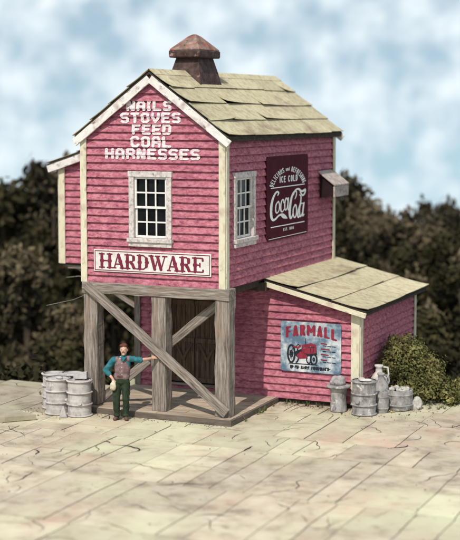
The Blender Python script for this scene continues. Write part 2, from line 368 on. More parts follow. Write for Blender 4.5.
FB.update({'A': [[(0, 0), (0, 4.8), (.9, 6), (3.1, 6), (4, 4.8), (4, 0)], [(0, 2.5), (4, 2.5)]], 'N': [[(0, 0), (0, 6), (1, 6), (3, 0), (4, 0), (4, 6)]],
 'C': [[(4, 5.1), (3.2, 6), (.8, 6), (0, 5), (0, 1), (.8, 0), (3.2, 0), (4, .9)]], 'O': [[(.9, 0), (0, 1), (0, 5), (.9, 6), (3.1, 6), (4, 5), (4, 1), (3.1, 0), (.9, 0)]],
 'D': [[(0, 0), (0, 6), (3, 6), (4, 5), (4, 1), (3, 0), (0, 0)]], 'R': [[(0, 0), (0, 6), (3.2, 6), (4, 5.2), (4, 3.6), (3.2, 2.9), (0, 2.9)], [(2.4, 2.9), (4, 1.4), (4, 0)]],
 'S': [[(4, 5.7), (3.2, 6), (.8, 6), (0, 5.2), (0, 3.9), (.8, 3.1), (3.2, 2.9), (4, 2.1), (4, .8), (3.2, 0), (.8, 0), (0, .3)]],
 'H': [[(0, 0), (0, 6)], [(4, 0), (4, 6)], [(0, 3), (4, 3)]], 'V': [[(0, 6), (0, 3.4), (2, 0), (4, 3.4), (4, 6)]], 'I': [[(2, 0), (2, 6)], [(1, 0), (3, 0)], [(1, 6), (3, 6)]]})
def text_shapes(s, x0, x1, z0, z1, wt, font=F, warp=None, gap=.34, dx=None):
    """letters of s filling x0..x1, z0..z1, stroke radius wt"""
    adv = [(.5 if c in 'I1.' else .6 if c == ' ' else 1.5 if c == 'M' else 1.12 if c == 'W' else 1) for c in s]; tot = sum(adv) + gap * (len(s) - 1)
    un = (x1 - x0) / tot; x = x0; o = []
    for c, a in zip(s, adv):
        wl = un * a; ins = wt
        for pl_ in font[c]:
            pts = []
            for px, pz in pl_:
                fx = px / 4 if a >= 1 or c == ' ' else .5 + (px / 4 - .5) * 1.4
                X = x + ins + fx * (wl - 2 * ins); Z = z0 + wt + pz / 6 * (z1 - z0 - 2 * wt)
                pts.append((X, Z))
            if warp:
                fine = []
                for p, q in zip(pts[:-1], pts[1:]):
                    for k in range(4): fine.append((p[0] + (q[0] - p[0]) * k / 4, p[1] + (q[1] - p[1]) * k / 4))
                fine.append(pts[-1]); pts = [warp(*p) for p in fine]
            o.append(('line', pts, wt))
        x += un * (a + gap)
    return o

# ================================================================== THE GROUND
def edge_y(x): return 2.15 + .186 * (x + 6.7)
def flat_dist(x, y):
    a = (y - edge_y(x)) * .98
    dx = max(-3.9 - x, x - 2.75, 0); dy = max(y - 7.5, 0); b = math.hypot(dx, dy) if y > 0 else 99
    return min(max(a, 0), b)
def terr(x, y):
    d = flat_dist(x, y); n = noise.noise(Vector((x * .15, y * .15, 0)))
    if d <= 0: return -.03
    z = -.03 - .62 * min(d, 12) - .22 * max(0, min(d, 70) - 12) - .16 * max(0, d - 70)
    return z + n * min(1, d / 6) * 1.0
xs = sorted(set([round(-16 + .5 * i, 2) for i in range(70)] + [-900, -500, -300, -180, -110, -70, -50, -38, -30, -25, -22, -19, 20, 23, 27, 32, 40, 60, 100, 180, 300, 500, 900]))
ys = sorted(set([round(-12 + .45 * i, 2) for i in range(90)] + [-60, -45, -36, -28, -22, -18, -15, 30, 33, 37, 42, 48, 56, 70, 90, 120, 170, 250, 400, 700, 1100]))
g = MB()
for y in ys:
    for x in xs: g.v.append((x, y, terr(x, y)))
for j in range(len(ys) - 1):
    for i in range(len(xs) - 1):
        k = j * len(xs) + i; g.f.append((k, k + 1, k + len(xs) + 1, k + len(xs))); g.t.append(1)
tag(g.build('ground', M['soil'], smooth=True), kind='structure')

# stone paving: strips running away from the street, uneven joints
pv = MB(); rs = random.Random(11)
def jw(t, seed): return .05 * noise.noise(Vector((t * 1.3, seed, 0))) + .008 * noise.noise(Vector((t * 6, seed, 4)))
yb0 = -16.0; band = 0
while yb0 < 5.5:
    yb1 = yb0 + rs.uniform(1.1, 3.0); x = -15.0 + rs.uniform(0, 1); band += 1; i = band * 100
    while x < 15:
        a = x; b = x + rs.choice([.5, .7, .9, 1.15, 1.5]) * rs.uniform(.9, 1.1); x = b; i += 1
        ye = edge_y((a + b) / 2)
        if -3.9 < (a + b) / 2 < 2.75: ye = max(ye, 3.6)
        y, y2 = yb0, min(yb1, ye)
        if y2 - y < .12: continue
        mid = [y, y2] if rs.random() < .55 else [y, y + (y2 - y) * rs.uniform(.35, .65), y2]
        for y, y2 in zip(mid[:-1], mid[1:]):
            gp = .010; zt = rs.uniform(-.008, .005); tl = rs.uniform(-.005, .005)
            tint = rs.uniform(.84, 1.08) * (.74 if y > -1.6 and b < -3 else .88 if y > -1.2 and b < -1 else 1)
            def ej(x_, y_, q): return .035 * noise.noise(Vector((x_ * .9, y_ * .9, q))) + .010 * noise.noise(Vector((x_ * 5, y_ * 5, q + 3)))
            pts = []; n = max(2, int((y2 - y) / .2)); m_ = max(2, int((b - a) / .2))
            for k in range(n): yy = y + gp + (y2 - y - 2 * gp) * k / n; pts.append((b - gp + ej(b, yy, 0), yy + ej(b, yy, 8) * (0 if 0 < k else 1)))
            for k in range(m_): xx = b - gp + (a - b + 2 * gp) * k / m_; pts.append((xx + ej(b, y2, 0) * (1 if k == 0 else 0), y2 - gp + ej(xx, y2, 8)))
            for k in range(n): yy = y2 - gp - (y2 - y - 2 * gp) * k / n; pts.append((a + gp + ej(a, yy, 0), yy + ej(a, yy, 8) * (0 if 0 < k else 1)))
            for k in range(m_): xx = a + gp + (b - a - 2 * gp) * k / m_; pts.append((xx + ej(a, y, 0) * (1 if k == 0 else 0), y + gp + ej(xx, y, 8)))
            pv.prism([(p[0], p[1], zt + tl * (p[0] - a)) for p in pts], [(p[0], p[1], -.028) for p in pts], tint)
    yb0 = yb1
tag(pv.build('pavement', M['stone']), kind='structure')

# jagged cracks worn through the paving
ck = MB(); rs = random.Random(5)
def crack(x, y, ang, L, wd):
    n = int(L / .07); pts = []
    for k in range(n + 1):
        pts.append((x, y)); ang += rs.uniform(-.55, .55) - .1 * math.sin(k); x += math.cos(ang) * .07; y += math.sin(ang) * .07
    for k in range(n):
        (ax, ay), (bx, by) = pts[k], pts[k + 1]; d = math.hypot(bx - ax, by - ay); nx, ny = -(by - ay) / d, (bx - ax) / d
        w0 = wd * math.sin(math.pi * (k + .3) / (n + .6)) * rs.uniform(.7, 1.2); w1 = wd * math.sin(math.pi * (k + 1.3) / (n + 1.6))
        ck.quad([(ax + nx * w0, ay + ny * w0, .009), (ax - nx * w0, ay - ny * w0, .009), (bx - nx * w1, by - ny * w1, .009), (bx + nx * w1, by + ny * w1, .009)])
for c in [(-.55, -3.1, 1.2, .95, .020), (-2.2, -4.1, 1.9, .55, .016), (-1.6, -2.6, .7, .35, .016), (1.4, -2.2, 1.7, .55, .018), (4.0, -.8, 2.0, .6, .018), (4.4, 1.4, .6, .9, .012),
          (1.0, -.4, .9, 1.2, .007), (2.0, .6, 2.4, 1.0, .007), (3.2, .3, .5, 1.3, .007), (.4, 1.0, 1.9, .7, .007), (2.6, -1.6, 1.2, 1.4, .008), (-4.6, -2.6, .6, 1.1, .009),
          (-5.2, -.4, 1.4, .8, .009), (-3.2, -2.9, 2.2, 1.3, .008), (5.0, -.1, 2.6, 1.1, .008), (3.6, 1.9, .2, .8, .008), (.9, -5.1, .8, 1.0, .014), (3.4, -4.4, 2, .8, .012), (-1.6, -6.0, .9, .9, .012),
          (5.2, -3.0, 1.0, 1.1, .010), (2.4, -6.6, 1.4, .8, .012)]: crack(*c)
for k in range(120): crack(rs.uniform(-8, 7), rs.uniform(-9, 1.8), rs.uniform(0, 3.1), rs.uniform(.3, 1.3), rs.uniform(.0035, .0075))
tag(ck.build('paving_cracks', M['crack']), kind='structure')

# ================================================================== THE STORE
store = empty('hardware_store', (0, 0, 0))
tag(store, 'two storey pink clapboard store on grey timber posts with olive roofs', 'building')
W, D, ZB, Y1, XA = 3.4, 6.79, 2.92, 2.467, 2.2
SL = .7487                      # main roof pitch
RZ, RX = 7.62, -1.7             # ridge
def roofz(x): return RZ - abs(x - RX) * SL
fw = (-2.255, -1.212, 3.95, 5.43); sw = (.40, 1.54, 3.95, 5.40)
fa = siding('front_wall', store, (0, 0, ZB), (1, 0, 0), (0, -1, 0), ZB, 7.52, lambda z: max(-W, RX - (RZ - .09 - z) / SL), lambda z: min(0, RX + (RZ - .09 - z) / SL), [(-2.2, -1.26, 3.957, 5.36)])
tag(fa)
siding('side_wall', store, (0, 0, ZB), (0, 1, 0), (1, 0, 0), ZB, 6.29, lambda z: 0, lambda z: D, [(.45, 1.49, 3.957, 5.33)])
siding('side_wall', store, (-W, 0, ZB), (0, 1, 0), (-1, 0, 0), ZB, 6.29, lambda z: 0, lambda z: D)
siding('rear_wall', store, (0, D, ZB), (1, 0, 0), (0, 1, 0), ZB, 7.52, lambda z: max(-W, RX - (RZ - .09 - z) / SL), lambda z: min(0, RX + (RZ - .09 - z) / SL))
# inner skin so the rooms are dark
b = MB(); b.box((-W + .08, .08, ZB), (-.08, .12, 6.2)); b.v = []; b.f = []; b.t = []
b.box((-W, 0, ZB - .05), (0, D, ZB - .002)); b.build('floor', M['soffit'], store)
b = MB()
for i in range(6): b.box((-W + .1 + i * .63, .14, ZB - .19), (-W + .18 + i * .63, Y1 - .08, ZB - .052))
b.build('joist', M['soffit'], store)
# lower storey
AS = (2.918 - 2.3035) / 2.484; AZ0 = 2.90
def annz(x): return AZ0 - max(0, x) * AS
siding('lower_wall', store, (0, Y1, .12), (1, 0, 0), (0, -1, 0), .12, 2.86, lambda z: -W, lambda z: XA if z < annz(XA) - .05 else max(0, (AZ0 - .05 - z) / AS), [(-2.53, -1.2, .26, 2.30)])
siding('lower_wall', store, (XA, Y1, .12), (0, 1, 0), (1, 0, 0), .12, annz(XA) - .03, lambda z: 0, lambda z: D - Y1)
siding('lower_wall', store, (-W, Y1, .12), (0, 1, 0), (-1, 0, 0), .12, 2.88, lambda z: 0, lambda z: D - Y1)
siding('lower_wall', store, (0, D, .12), (1, 0, 0), (0, 1, 0), .12, 2.86, lambda z: -W, lambda z: XA if z < annz(XA) - .05 else max(0, (AZ0 - .05 - z) / AS))
b = MB(); b.box((-W + .02, Y1 + .01, -.4), (XA - .02, D - .02, .118)); b.build('foundation', M['roof_edge'], store)
b = MB(); b.box((-2.6, Y1 + .35, .12), (-1.1, Y1 + .38, 2.6)); b.build('inner_partition', M['roof_edge'], store)
# corner boards
def cb(name, x, y, z0, z1, sx, sy, m='trim', wd=.155):
    """L shaped corner board: two boards butted together"""
    timber(name, (x + sx * (-wd / 2 + .075), y + sy * .078, z0), (x + sx * (-wd / 2 + .075), y + sy * .078, z1), wd, .03, M[m], store, (0, sy, 0), .003, .004)
    timber(name, (x + sx * .078, y + sy * (-wd / 2 + .058), z0), (x + sx * .078, y + sy * (-wd / 2 + .058), z1), wd * .95, .028, M[m], store, (sx, 0, 0), .003, .004)
cb('corner_board', 0, 0, ZB, 6.24, 1, -1); cb('corner_board', -W, 0, ZB, 6.24, -1, -1)
cb('corner_board', 0, D, ZB, 6.24, 1, 1); cb('corner_board', -W, D, ZB, 6.24, -1, 1)
cb('corner_board', XA, Y1, .1, annz(XA) - .02, 1, -1, wd=.2); cb('corner_board', XA, D, .1, annz(XA) - .02, 1, 1)
timber('corner_board', (-W + .04, Y1 - .075, .14), (-W + .04, Y1 - .075, 2.86), .16, .03, M['weathered'], store, (0, -1, 0), .003)

# ---- main roof
roof = MB()
Yf, Yb = -.155, 7.11
def rp_(x, y, dz=0): return (x, y, roofz(x) + dz)
for sgn in (1, -1):
    xe = RX + sgn * (1.7 + .1675)
    t = [rp_(RX, Yf, -.035), rp_(xe, Yf, -.035), rp_(xe, Yb, -.035), rp_(RX, Yb, -.035)]
    bt = [(p[0], p[1], p[2] - .05) for p in t]
    if sgn < 0: t.reverse(); bt.reverse()
    roof.prism(t, bt)
rf = roof.build('main_roof', M['roof_edge'], store)
def sheets(b, P, Y0, Y1_, S, rows, seed, nmin=.9, nmax=2.4, thick=.014, lift=.085):
    """overlapping felt sheets: P(s,y,h) maps distance down the slope, along the eave, height above"""
    r = random.Random(seed); rh = S / rows
    for k in range(rows):
        s0 = max(0, k * rh - .0); s1 = (k + 1) * rh + (.05 if k < rows - 1 else .012); y = Y0
        base = .012 + (rows - 1 - k) * 0.006
        while y < Y1_ - 1e-3:
            L = r.uniform(nmin, nmax); y2 = min(y + L, Y1_)
            if Y1_ - y2 < .6: y2 = Y1_
            t = r.uniform(.84, 1.08); ex = r.uniform(-.03, .05) if k < rows - 1 else r.uniform(-.01, .02)
            up = [r.uniform(0, lift) * (1 if r.random() < .3 else .12), r.uniform(0, lift) * (1 if r.random() < .3 else .12)]
            n = 6; m_ = 4; idx = len(b.v); hh = base + r.uniform(0, .006)
            for jj in range(2):
                for a in range(m_ + 1):
                    for c in range(n + 1):
                        f = a / m_; q = c / n; yy = y + (y2 - y) * q + (r.uniform(-.004, .004) if 0 < c < n else 0)
                        ss = s0 + (s1 + ex - s0) * f + (.012 * noise.noise(Vector((yy * 2, k, seed))) if a == m_ else 0)
                        h = hh + (f ** 3) * (.014 + up[0] * (1 - q) ** 2 + up[1] * q ** 2) + .006 * noise.noise(Vector((ss * 1.5, yy * 1.5, seed)))
                        b.v.append(P(ss, yy + (.02 if False else 0), h + (thick if jj == 0 else 0)))
            W_ = n + 1; T = (m_ + 1) * W_
            for a in range(m_):
                for c in range(n):
                    i = idx + a * W_ + c
                    b.f.append((i, i + 1, i + W_ + 1, i + W_)); b.t.append(t)
                    b.f.append((i + T, i + T + W_, i + T + W_ + 1, i + T + 1)); b.t.append(t)
            for a in range(m_):
                for c, fl in ((0, 0), (n, 1)):
                    i = idx + a * W_ + c; b.f.append((i, i + W_, i + W_ + T, i + T) if not fl else (i, i + T, i + W_ + T, i + W_)); b.t.append(t * .6)
            for c in range(n):
                i = idx + m_ * W_ + c; b.f.append((i, i + 1, i + 1 + T, i + T)); b.t.append(t * .55)
            y = y2
SS = 1.8675 * math.hypot(1, SL); cs = 1 / math.hypot(1, SL)
for sgn, sd in ((1, 21), (-1, 4)):
    b = MB()
    def P(s, y, h, sgn=sgn): return (RX + sgn * (s * cs + h * SL * cs), y, RZ - s * cs * SL + h * cs - .035)
    sheets(b, P, Yf - .02, Yb + .02, SS, 4, sd)
    b.build('roofing_sheet', M['roofing'], rf)
b = MB()
for k in range(5):
    y0 = Yf - .02 + k * 1.46; y1 = y0 + 1.45
    for sgn in (1, -1):
        q = [(RX, y0, RZ + .035), (RX + sgn * .17, y0, RZ + .035 - .17 * SL), (RX + sgn * .17, y1, RZ + .035 - .17 * SL), (RX, y1, RZ + .035)]
        if sgn < 0: q.reverse()
        b.prism(q, [(p[0], p[1], p[2] - .012) for p in q], 1.0 - .05 * (k % 2))
b.build('ridge_cap', M['roofing'], rf)
for yb, nn in ((Yf + .015, -1), (Yb - .015, 1)):
    for sgn in (1, -1):
        xe = RX + sgn * (1.7 + .19)
        a = Vector((RX + sgn * .012, yb, roofz(RX) - .185)); e = Vector((xe, yb, roofz(xe) - .175))
        timber('rake_board', a, e, .17, .045, M['white_trim'], rf, (0, nn, 0), .005)
for sgn in (1, -1):
    xe = RX + sgn * 1.85
    timber('eave_board', (xe, Yf + .05, roofz(xe) - .12), (xe, Yb - .05, roofz(xe) - .12), .07, .025, M['soffit'], rf, (sgn, 0, 0), .003)

# ---- shed roof over the annex
XE = XA + .281; ya, yb_ = Y1 - .28, 7.11
ar = MB()
t = [(0.02, ya, annz(0) + .0), (XE, ya, annz(XE)), (XE, yb_, annz(XE)), (0.02, yb_, annz(0))]
ar.prism(t, [(p[0], p[1], p[2] - .045) for p in t])
arf = ar.build('shed_roof', M['roof_edge'], store)
b = MB(); ca = 1 / math.hypot(1, AS)
def PA(s, y, h): return (.005 + s * ca + h * AS * ca, y, AZ0 - s * ca * AS + h * ca + .0)
sheets(b, PA, ya - .04, yb_ + .02, (XE + .03) / ca, 3, 9, 1.2, 2.6, .012, .045)
b.build('roofing_sheet', M['roofing'], arf)
timber('rake_board', (.03, ya + .01, annz(0.03) - .105), (XE, ya + .01, annz(XE) - .105), .115, .035, M['trim'], arf, (0, -1, 0), .004)
timber('eave_board', (XE - .02, ya + .05, annz(XE) - .085), (XE - .02, yb_, annz(XE) - .085), .06, .025, M['soffit'], arf, (1, 0, 0), .003)

# ---- lean-to hanging off the left side
LX, LY = -W - 2.55, 3.22
LZ = 5.52; LSL = .33
def lz(x): return 5.45 + (x + 6.2) * LSL
siding('lean_to_wall', store, (LX, LY, ZB), (1, 0, 0), (0, -1, 0), ZB, lz(-W) - .06, lambda z: max(0, (z + .06 - lz(LX)) / LSL) if z > lz(LX) - .06 else 0, lambda z: 2.5)
siding('lean_to_wall', store, (LX, LY, ZB), (0, 1, 0), (-1, 0, 0), ZB, lz(LX) - .05, lambda z: 0, lambda z: D - LY)
siding('lean_to_wall', store, (LX, D, ZB), (1, 0, 0), (0, 1, 0), ZB, lz(LX) - .05, lambda z: 0, lambda z: 2.5)
b = MB(); b.box((LX, LY, ZB - .06), (-W - .06, D, ZB - .002)); b.build('floor', M['soffit'], store)
timber('corner_board', (LX + .07, LY - .078, ZB - .02), (LX + .07, LY - .078, lz(LX) - .06), .17, .03, M['trim'], store, (0, -1, 0), .003)
timber('corner_board', (LX - .07, LY + .05, ZB - .02), (LX - .07, LY + .05, lz(LX) - .06), .13, .03, M['trim'], store, (-1, 0, 0), .003)
b = MB(); x0, x1 = -6.22, -W - .08
t = [(x0, LY - .2, lz(x0) - .03), (x1, LY - .2, lz(x1) - .03), (x1, 7.0, lz(x1) - .03), (x0, 7.0, lz(x0) - .03)]
b.prism(t, [(p[0], p[1], p[2] - .06) for p in t]); lrf = b.build('lean_to_roof', M['roof_edge'], store)
b = MB(); cl = 1 / math.hypot(1, LSL); SLn = (x1 - x0) / cl
def PL(s, y, h): return (x1 - s * cl - h * LSL * cl, y, lz(x1) - s * cl * LSL + h * cl - .03)
sheets(b, PL, LY - .22, 7.02, SLn + .02, 3, 31, 1, 2, .012, .06); b.build('roofing_sheet', M['roofing'], lrf)
timber('rake_board', (x0 + .0, LY - .19, lz(x0) - .17), (x1, LY - .19, lz(x1) - .17), .17, .04, M['white_trim'], lrf, (0, -1, 0), .005)
# brackets and stray sticks carrying the lean-to
timber('bracket', (-W - .02, 3.4, 1.6), (LX + .35, 3.4, ZB - .12), .1, .1, M['weathered'], store, (0, -1, 0))
timber('bracket', (-W - .02, 6.3, 1.6), (LX + .35, 6.3, ZB - .12), .1, .1, M['weathered'], store, (0, -1, 0))
timber('bracket', (LX + .15, 3.3, ZB - .11), (-W - .02, 3.3, ZB - .11), .09, .09, M['weathered'], store, (0, -1, 0))
b = MB(); b.tube([(-5.75, 3.1, 2.55), (-5.3, 2.95, 2.62), (-4.9, 2.9, 2.6)], .012, 6); b.tube([(-5.6, 1.9, 2.0), (-4.6, 1.5, 2.25), (-3.45, .25, 2.62)], .008, 6)
b.build('stick', M['weathered'], store)

# ---- posts, header beam and braces
pm = M['weathered']; PZ = .138
for (xc, wd) in ((-3.235, .34), (-1.53, .35), (0.0, .34)):
    timber('post', (xc, .06, PZ), (xc, .06, 2.68), wd, .33, pm, store, (0, -1, 0), .014, .012)
timber('header_beam', (-3.44, .045, 2.80), (.185, .045, 2.80), .245, .36, pm, store, (0, -1, 0), .010, .012)
timber('brace', (-3.30, -.155, 2.86), (.14, -.155, .235), .205, .09, pm, store, (0, -1, 0), .008, .008)
timber('brace', (-.14, .275, 2.63), (-3.15, .275, .235), .19, .09, pm, store, (0, -1, 0), .008, .008)
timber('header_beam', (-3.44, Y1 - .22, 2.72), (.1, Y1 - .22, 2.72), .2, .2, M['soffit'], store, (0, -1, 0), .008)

# ---- windows
def muntins(b, x0, x1, z0, z1, nc, nr, y, t=.032, d=.03):
    b.box((x0, y, z0), (x0 + .045, y + d, z1)); b.box((x1 - .045, y, z0), (x1, y + d, z1))
    b.box((x0 + .045, y, z0), (x1 - .045, y + d, z0 + .05)); b.box((x0 + .045, y, z1 - .045), (x1 - .045, y + d, z1))
    xs_ = [x0 + .045 + (x1 - x0 - .09) * k / nc for k in range(nc + 1)]
    zs_ = [z0 + .05 + (z1 - z0 - .095) * k / nr for k in range(nr + 1)]
    for x in xs_[1:-1]: b.box((x - t / 2, y + .003, z0 + .05), (x + t / 2, y + d - .003, z1 - .045))
    for z in zs_[1:-1]:
        for p, q in zip(xs_[:-1], xs_[1:]):
            b.box((p + (t / 2 if p != xs_[0] else 0), y + .006, z - t / 2), (q - (t / 2 if q != xs_[-1] else 0), y + d - .004, z + t / 2))
def window(name, w_, h, parent, mtx):
    """local: x across, -y outward, z up from the top of the sill"""
    fr = MB(); f = .125
    fr.box((-w_ / 2, -.095, 0), (-w_ / 2 + f, .05, h - f)); fr.box((w_ / 2 - f, -.095, 0), (w_ / 2, .05, h - f)); fr.box((-w_ / 2 - .015, -.105, h - f), (w_ / 2 + .015, .05, h))
    fo = fr.build(name, M['window_frame'], parent, matrix=mtx); bevel(fo, .006)
    s = MB(); s.box((-w_ / 2 - .03, -.15, -.09), (w_ / 2 + .03, .04, -.002)); s.box((-w_ / 2 - .005, -.11, -.19), (w_ / 2 + .005, .03, -.092))
    bevel(s.build('sill', M['window_frame'], fo), .008)
    x0, x1 = -w_ / 2 + f + .004, w_ / 2 - f - .004; zm = (h - f) * .5
    u = MB(); muntins(u, x0, x1, zm - .02, h - f - .003, 3, 2, -.045); u.build('upper_sash', M['sash'], fo)
    l = MB(); muntins(l, x0 + .002, x1 - .002, .004, zm + .022, 3, 2, -.012); l.build('lower_sash', M['sash'], fo)
    p = MB(); p.box((x0, .022, 0), (x1, .028, h - f)); p.build('pane', M['glass'], fo)
    return fo
window('window', 1.045, 1.47, store, Matrix.Translation((-1.733, 0, 3.955)))
window('window', 1.15, 1.45, store, Matrix.Translation((0, .97, 3.955)) @ Matrix.Rotation(R(90), 4, 'Z'))

# ---- double plank door
def door_leaf(x0, x1, flip):
    d = MB(); n = 5; r = random.Random(int(x0 * 10)); z0, z1 = .28, 2.28; y = Y1 + .02
    for k in range(n):
        a = x0 + (x1 - x0) * k / n; c = x0 + (x1 - x0) * (k + 1) / n
        d.box((a + .006, y + r.uniform(0, .008), z0), (c - .006, y + .035, z1))
    do = d.build('door', M['door'], store)
    bats = [((x0 + .01, y - .03, z), (x1 - .01, y - .002, z + .11)) for z in (z0 + .02, 1.25, z1 - .13)]
    bats += [((x0 + .01, y - .028, z0 + .132), (x0 + .09, y - .002, 1.248)), ((x1 - .09, y - .028, z0 + .132), (x1 - .01, y - .002, 1.248))]
    for lo, hi in bats:
        bt = MB(); bt.box(lo, hi); bt.build('batten', M['door'], do)
    xm = (x0 + x1) / 2
    for xa, xb in ((x0 + .1, xm), (x1 - .1, xm)):
        timber('door_brace', (xa, y - .018, 1.22), (xb, y - .018, z0 + .55), .07, .02, M['door'], do, (0, -1, 0), .002, 0)
    hb = MB(); hx = x1 - .05 if not flip else x0 + .05
    hb.tube([(hx, y - .03, 1.05), (hx, y - .07, 1.08), (hx, y - .07, 1.2), (hx, y - .03, 1.23)], .010, 8); hb.build('handle', M['rust'], do)
door_leaf(-2.49, -1.87, False); door_leaf(-1.86, -1.24, True)
timber('door_frame', (-2.55, Y1 - .07, .26), (-2.55, Y1 - .07, 2.44), .1, .05, M['door'], store, (0, -1, 0), .003)
timber('door_frame', (-1.18, Y1 - .07, .26), (-1.18, Y1 - .07, 2.44), .1, .05, M['door'], store, (0, -1, 0), .003)
timber('door_frame', (-2.62, Y1 - .072, 2.36), (-1.11, Y1 - .072, 2.36), .14, .05, M['door'], store, (0, -1, 0), .003)
timber('door_sill', (-2.5, Y1 - .075, .245), (-1.23, Y1 - .075, .245), .05, .09, M['weathered'], store, (0, -1, 0), .003)

# ---- exhaust hood on the side wall
hd = MB(); ya_, yc_ = 5.66, 6.74; zt_, zo, zbm = 5.24, 4.90, 4.56
hd.prism([(.05, ya_, zt_), (.50, ya_ + .0, zo), (.50, yc_, zo), (.05, yc_, zt_)], [(.05, ya_, zt_ - .04), (.50, ya_, zo - .04), (.50, yc_, zo - .04), (.05, yc_, zt_ - .04)])
hd.box((.45, ya_ + .01, zbm + .03), (.49, yc_ - .01, zo - .045))
hd.prism([(.06, yc_ - .04, zt_ - .05), (.45, yc_ - .04, zo - .02), (.45, yc_ - .04, zbm + .03), (.06, yc_ - .04, zbm)], [(.06, yc_ - .01, zt_ - .05), (.45, yc_ - .01, zo - .02), (.45, yc_ - .01, zbm + .03), (.06, yc_ - .01, zbm)])
ho = hd.build('exhaust_hood', M['hood'], store); bevel(ho, .006)
b = MB(); b.prism([(.07, ya_ + .06, zt_ - .06), (.44, ya_ + .06, zo - .03), (.44, ya_ + .06, zbm + .05), (.07, ya_ + .06, zbm)], [(.07, ya_ + .09, zt_ - .06), (.44, ya_ + .09, zo - .03), (.44, ya_ + .09, zbm + .05), (.07, ya_ + .09, zbm)])
b.build('hood_dark_front', M['dark_red'], ho)  # plain near-black panel paints the dark hollow of the hood's open front

# ---- rusty cupola astride the ridge
cu = MB(); CX, CY = RX, 2.15
def ring(hx, hy, z, cx=CX, cy=CY): return [(cx - hx, cy - hy, z), (cx + hx, cy - hy, z), (cx + hx, cy + hy, z), (cx - hx, cy + hy, z)]
def loft(b, rings):
    i = len(b.v); 
    for r in rings: b.v += r
    for k in range(len(rings) - 1):
        for q in range(4):
            q2 = (q + 1) % 4; b.f.append((i + k * 4 + q, i + k * 4 + q2, i + (k + 1) * 4 + q2, i + (k + 1) * 4 + q)); b.t.append(1)
    b.f.append((i + 3, i + 2, i + 1, i)); b.t.append(1); e = i + (len(rings) - 1) * 4; b.f.append((e, e + 1, e + 2, e + 3)); b.t.append(1)
loft(cu, [ring(.43, .60, 7.20), ring(.43, .60, 7.30), ring(.36, .52, 7.62), ring(.27, .41, 7.98)])
cup = cu.build('cupola', M['rust'], store); bevel(cup, .012)
cc = MB(); loft(cc, [ring(.37, .55, 7.95), ring(.39, .57, 7.98), ring(.39, .57, 8.11), ring(.37, .55, 8.12)]); c1 = cc.build('cap', M['rust'], cup); bevel(c1, .01)
cc = MB(); loft(cc, [ring(.38, .56, 8.122), ring(.37, .55, 8.15), ring(.10, .15, 8.45), ring(.03, .04, 8.50)]); bevel(cc.build('cap_roof', M['rust_cap'], cup), .012)
cc = MB()
for sx in (1,): cc.tube([(CX + sx * .272, CY - .412, 7.95), (CX + sx * .362, CY - .522, 7.62), (CX + sx * .432, CY - .602, 7.30)], .018, 6)
cc.build('seam', M['rust'], cup)

# ---- faded lettering painted on the gable
def gw(u, v): return (u, -(max(prot(u, v, ZB), .052) + .013), v)
sh = []
for s, a, b_, z0, z1 in (('NAILS', -2.31, -1.20, 6.735, 6.955), ('STOVES', -2.46, -.985, 6.475, 6.705), ('FEED', -2.18, -1.21, 6.22, 6.45), ('COAL', -2.21, -1.21, 5.945, 6.19), ('HARNESSES', -2.85, -.53, 5.68, 5.92)):
    sh += text_shapes(s, a / 1.4, b_ / 1.4, z0, z1, .0265, FB, gap=.15)
    # small slab feet give the letters their wood-type look
print_mesh('painted_lettering', raster(sh, -2.95 / 1.4, -.4 / 1.4, 5.6, 7.0, .0048), lambda u, v: gw(u * 1.4, v), M['gable_white'], fa, .1)

# ================================================================== PLATFORM
plat = empty('loading_platform', (-1.6, 1.1, 0)); tag(plat, 'low plank platform under the raised front of the pink store', 'platform')
b = MB(); ox, oy = 1.6, -1.1; r = random.Random(3)
y = -.27
while y < Y1 - .07:
    y2 = min(y + r.uniform(.24, .34), Y1 - .06)
    cutx = r.uniform(-2.6, -.6)
    for a, c in ((-3.43, cutx), (cutx, .27)):
        b.box((a + .004 + ox, y + .005 + oy, .095), (c - .004 + ox, y2 - .005 + oy, PZ - r.uniform(0, .006)), r.uniform(.82, 1.1))
    y = y2
b.build('decking', M['deck'], plat)
timber('edge_board', (-3.46 + ox, -.29 + oy, .062), (.305 + ox, -.29 + oy, .062), .122, .04, M['deck_edge'], plat, (0, -1, 0), .004)
timber('edge_board', (.29 + ox, -.268 + oy, .062), (.29 + ox, Y1 - .06 + oy, .062), .122, .04, M['deck_edge'], plat, (1, 0, 0), .004)
timber('edge_board', (-3.45 + ox, -.268 + oy, .062), (-3.45 + ox, Y1 - .06 + oy, .062), .122, .04, M['deck_edge'], plat, (-1, 0, 0), .004)

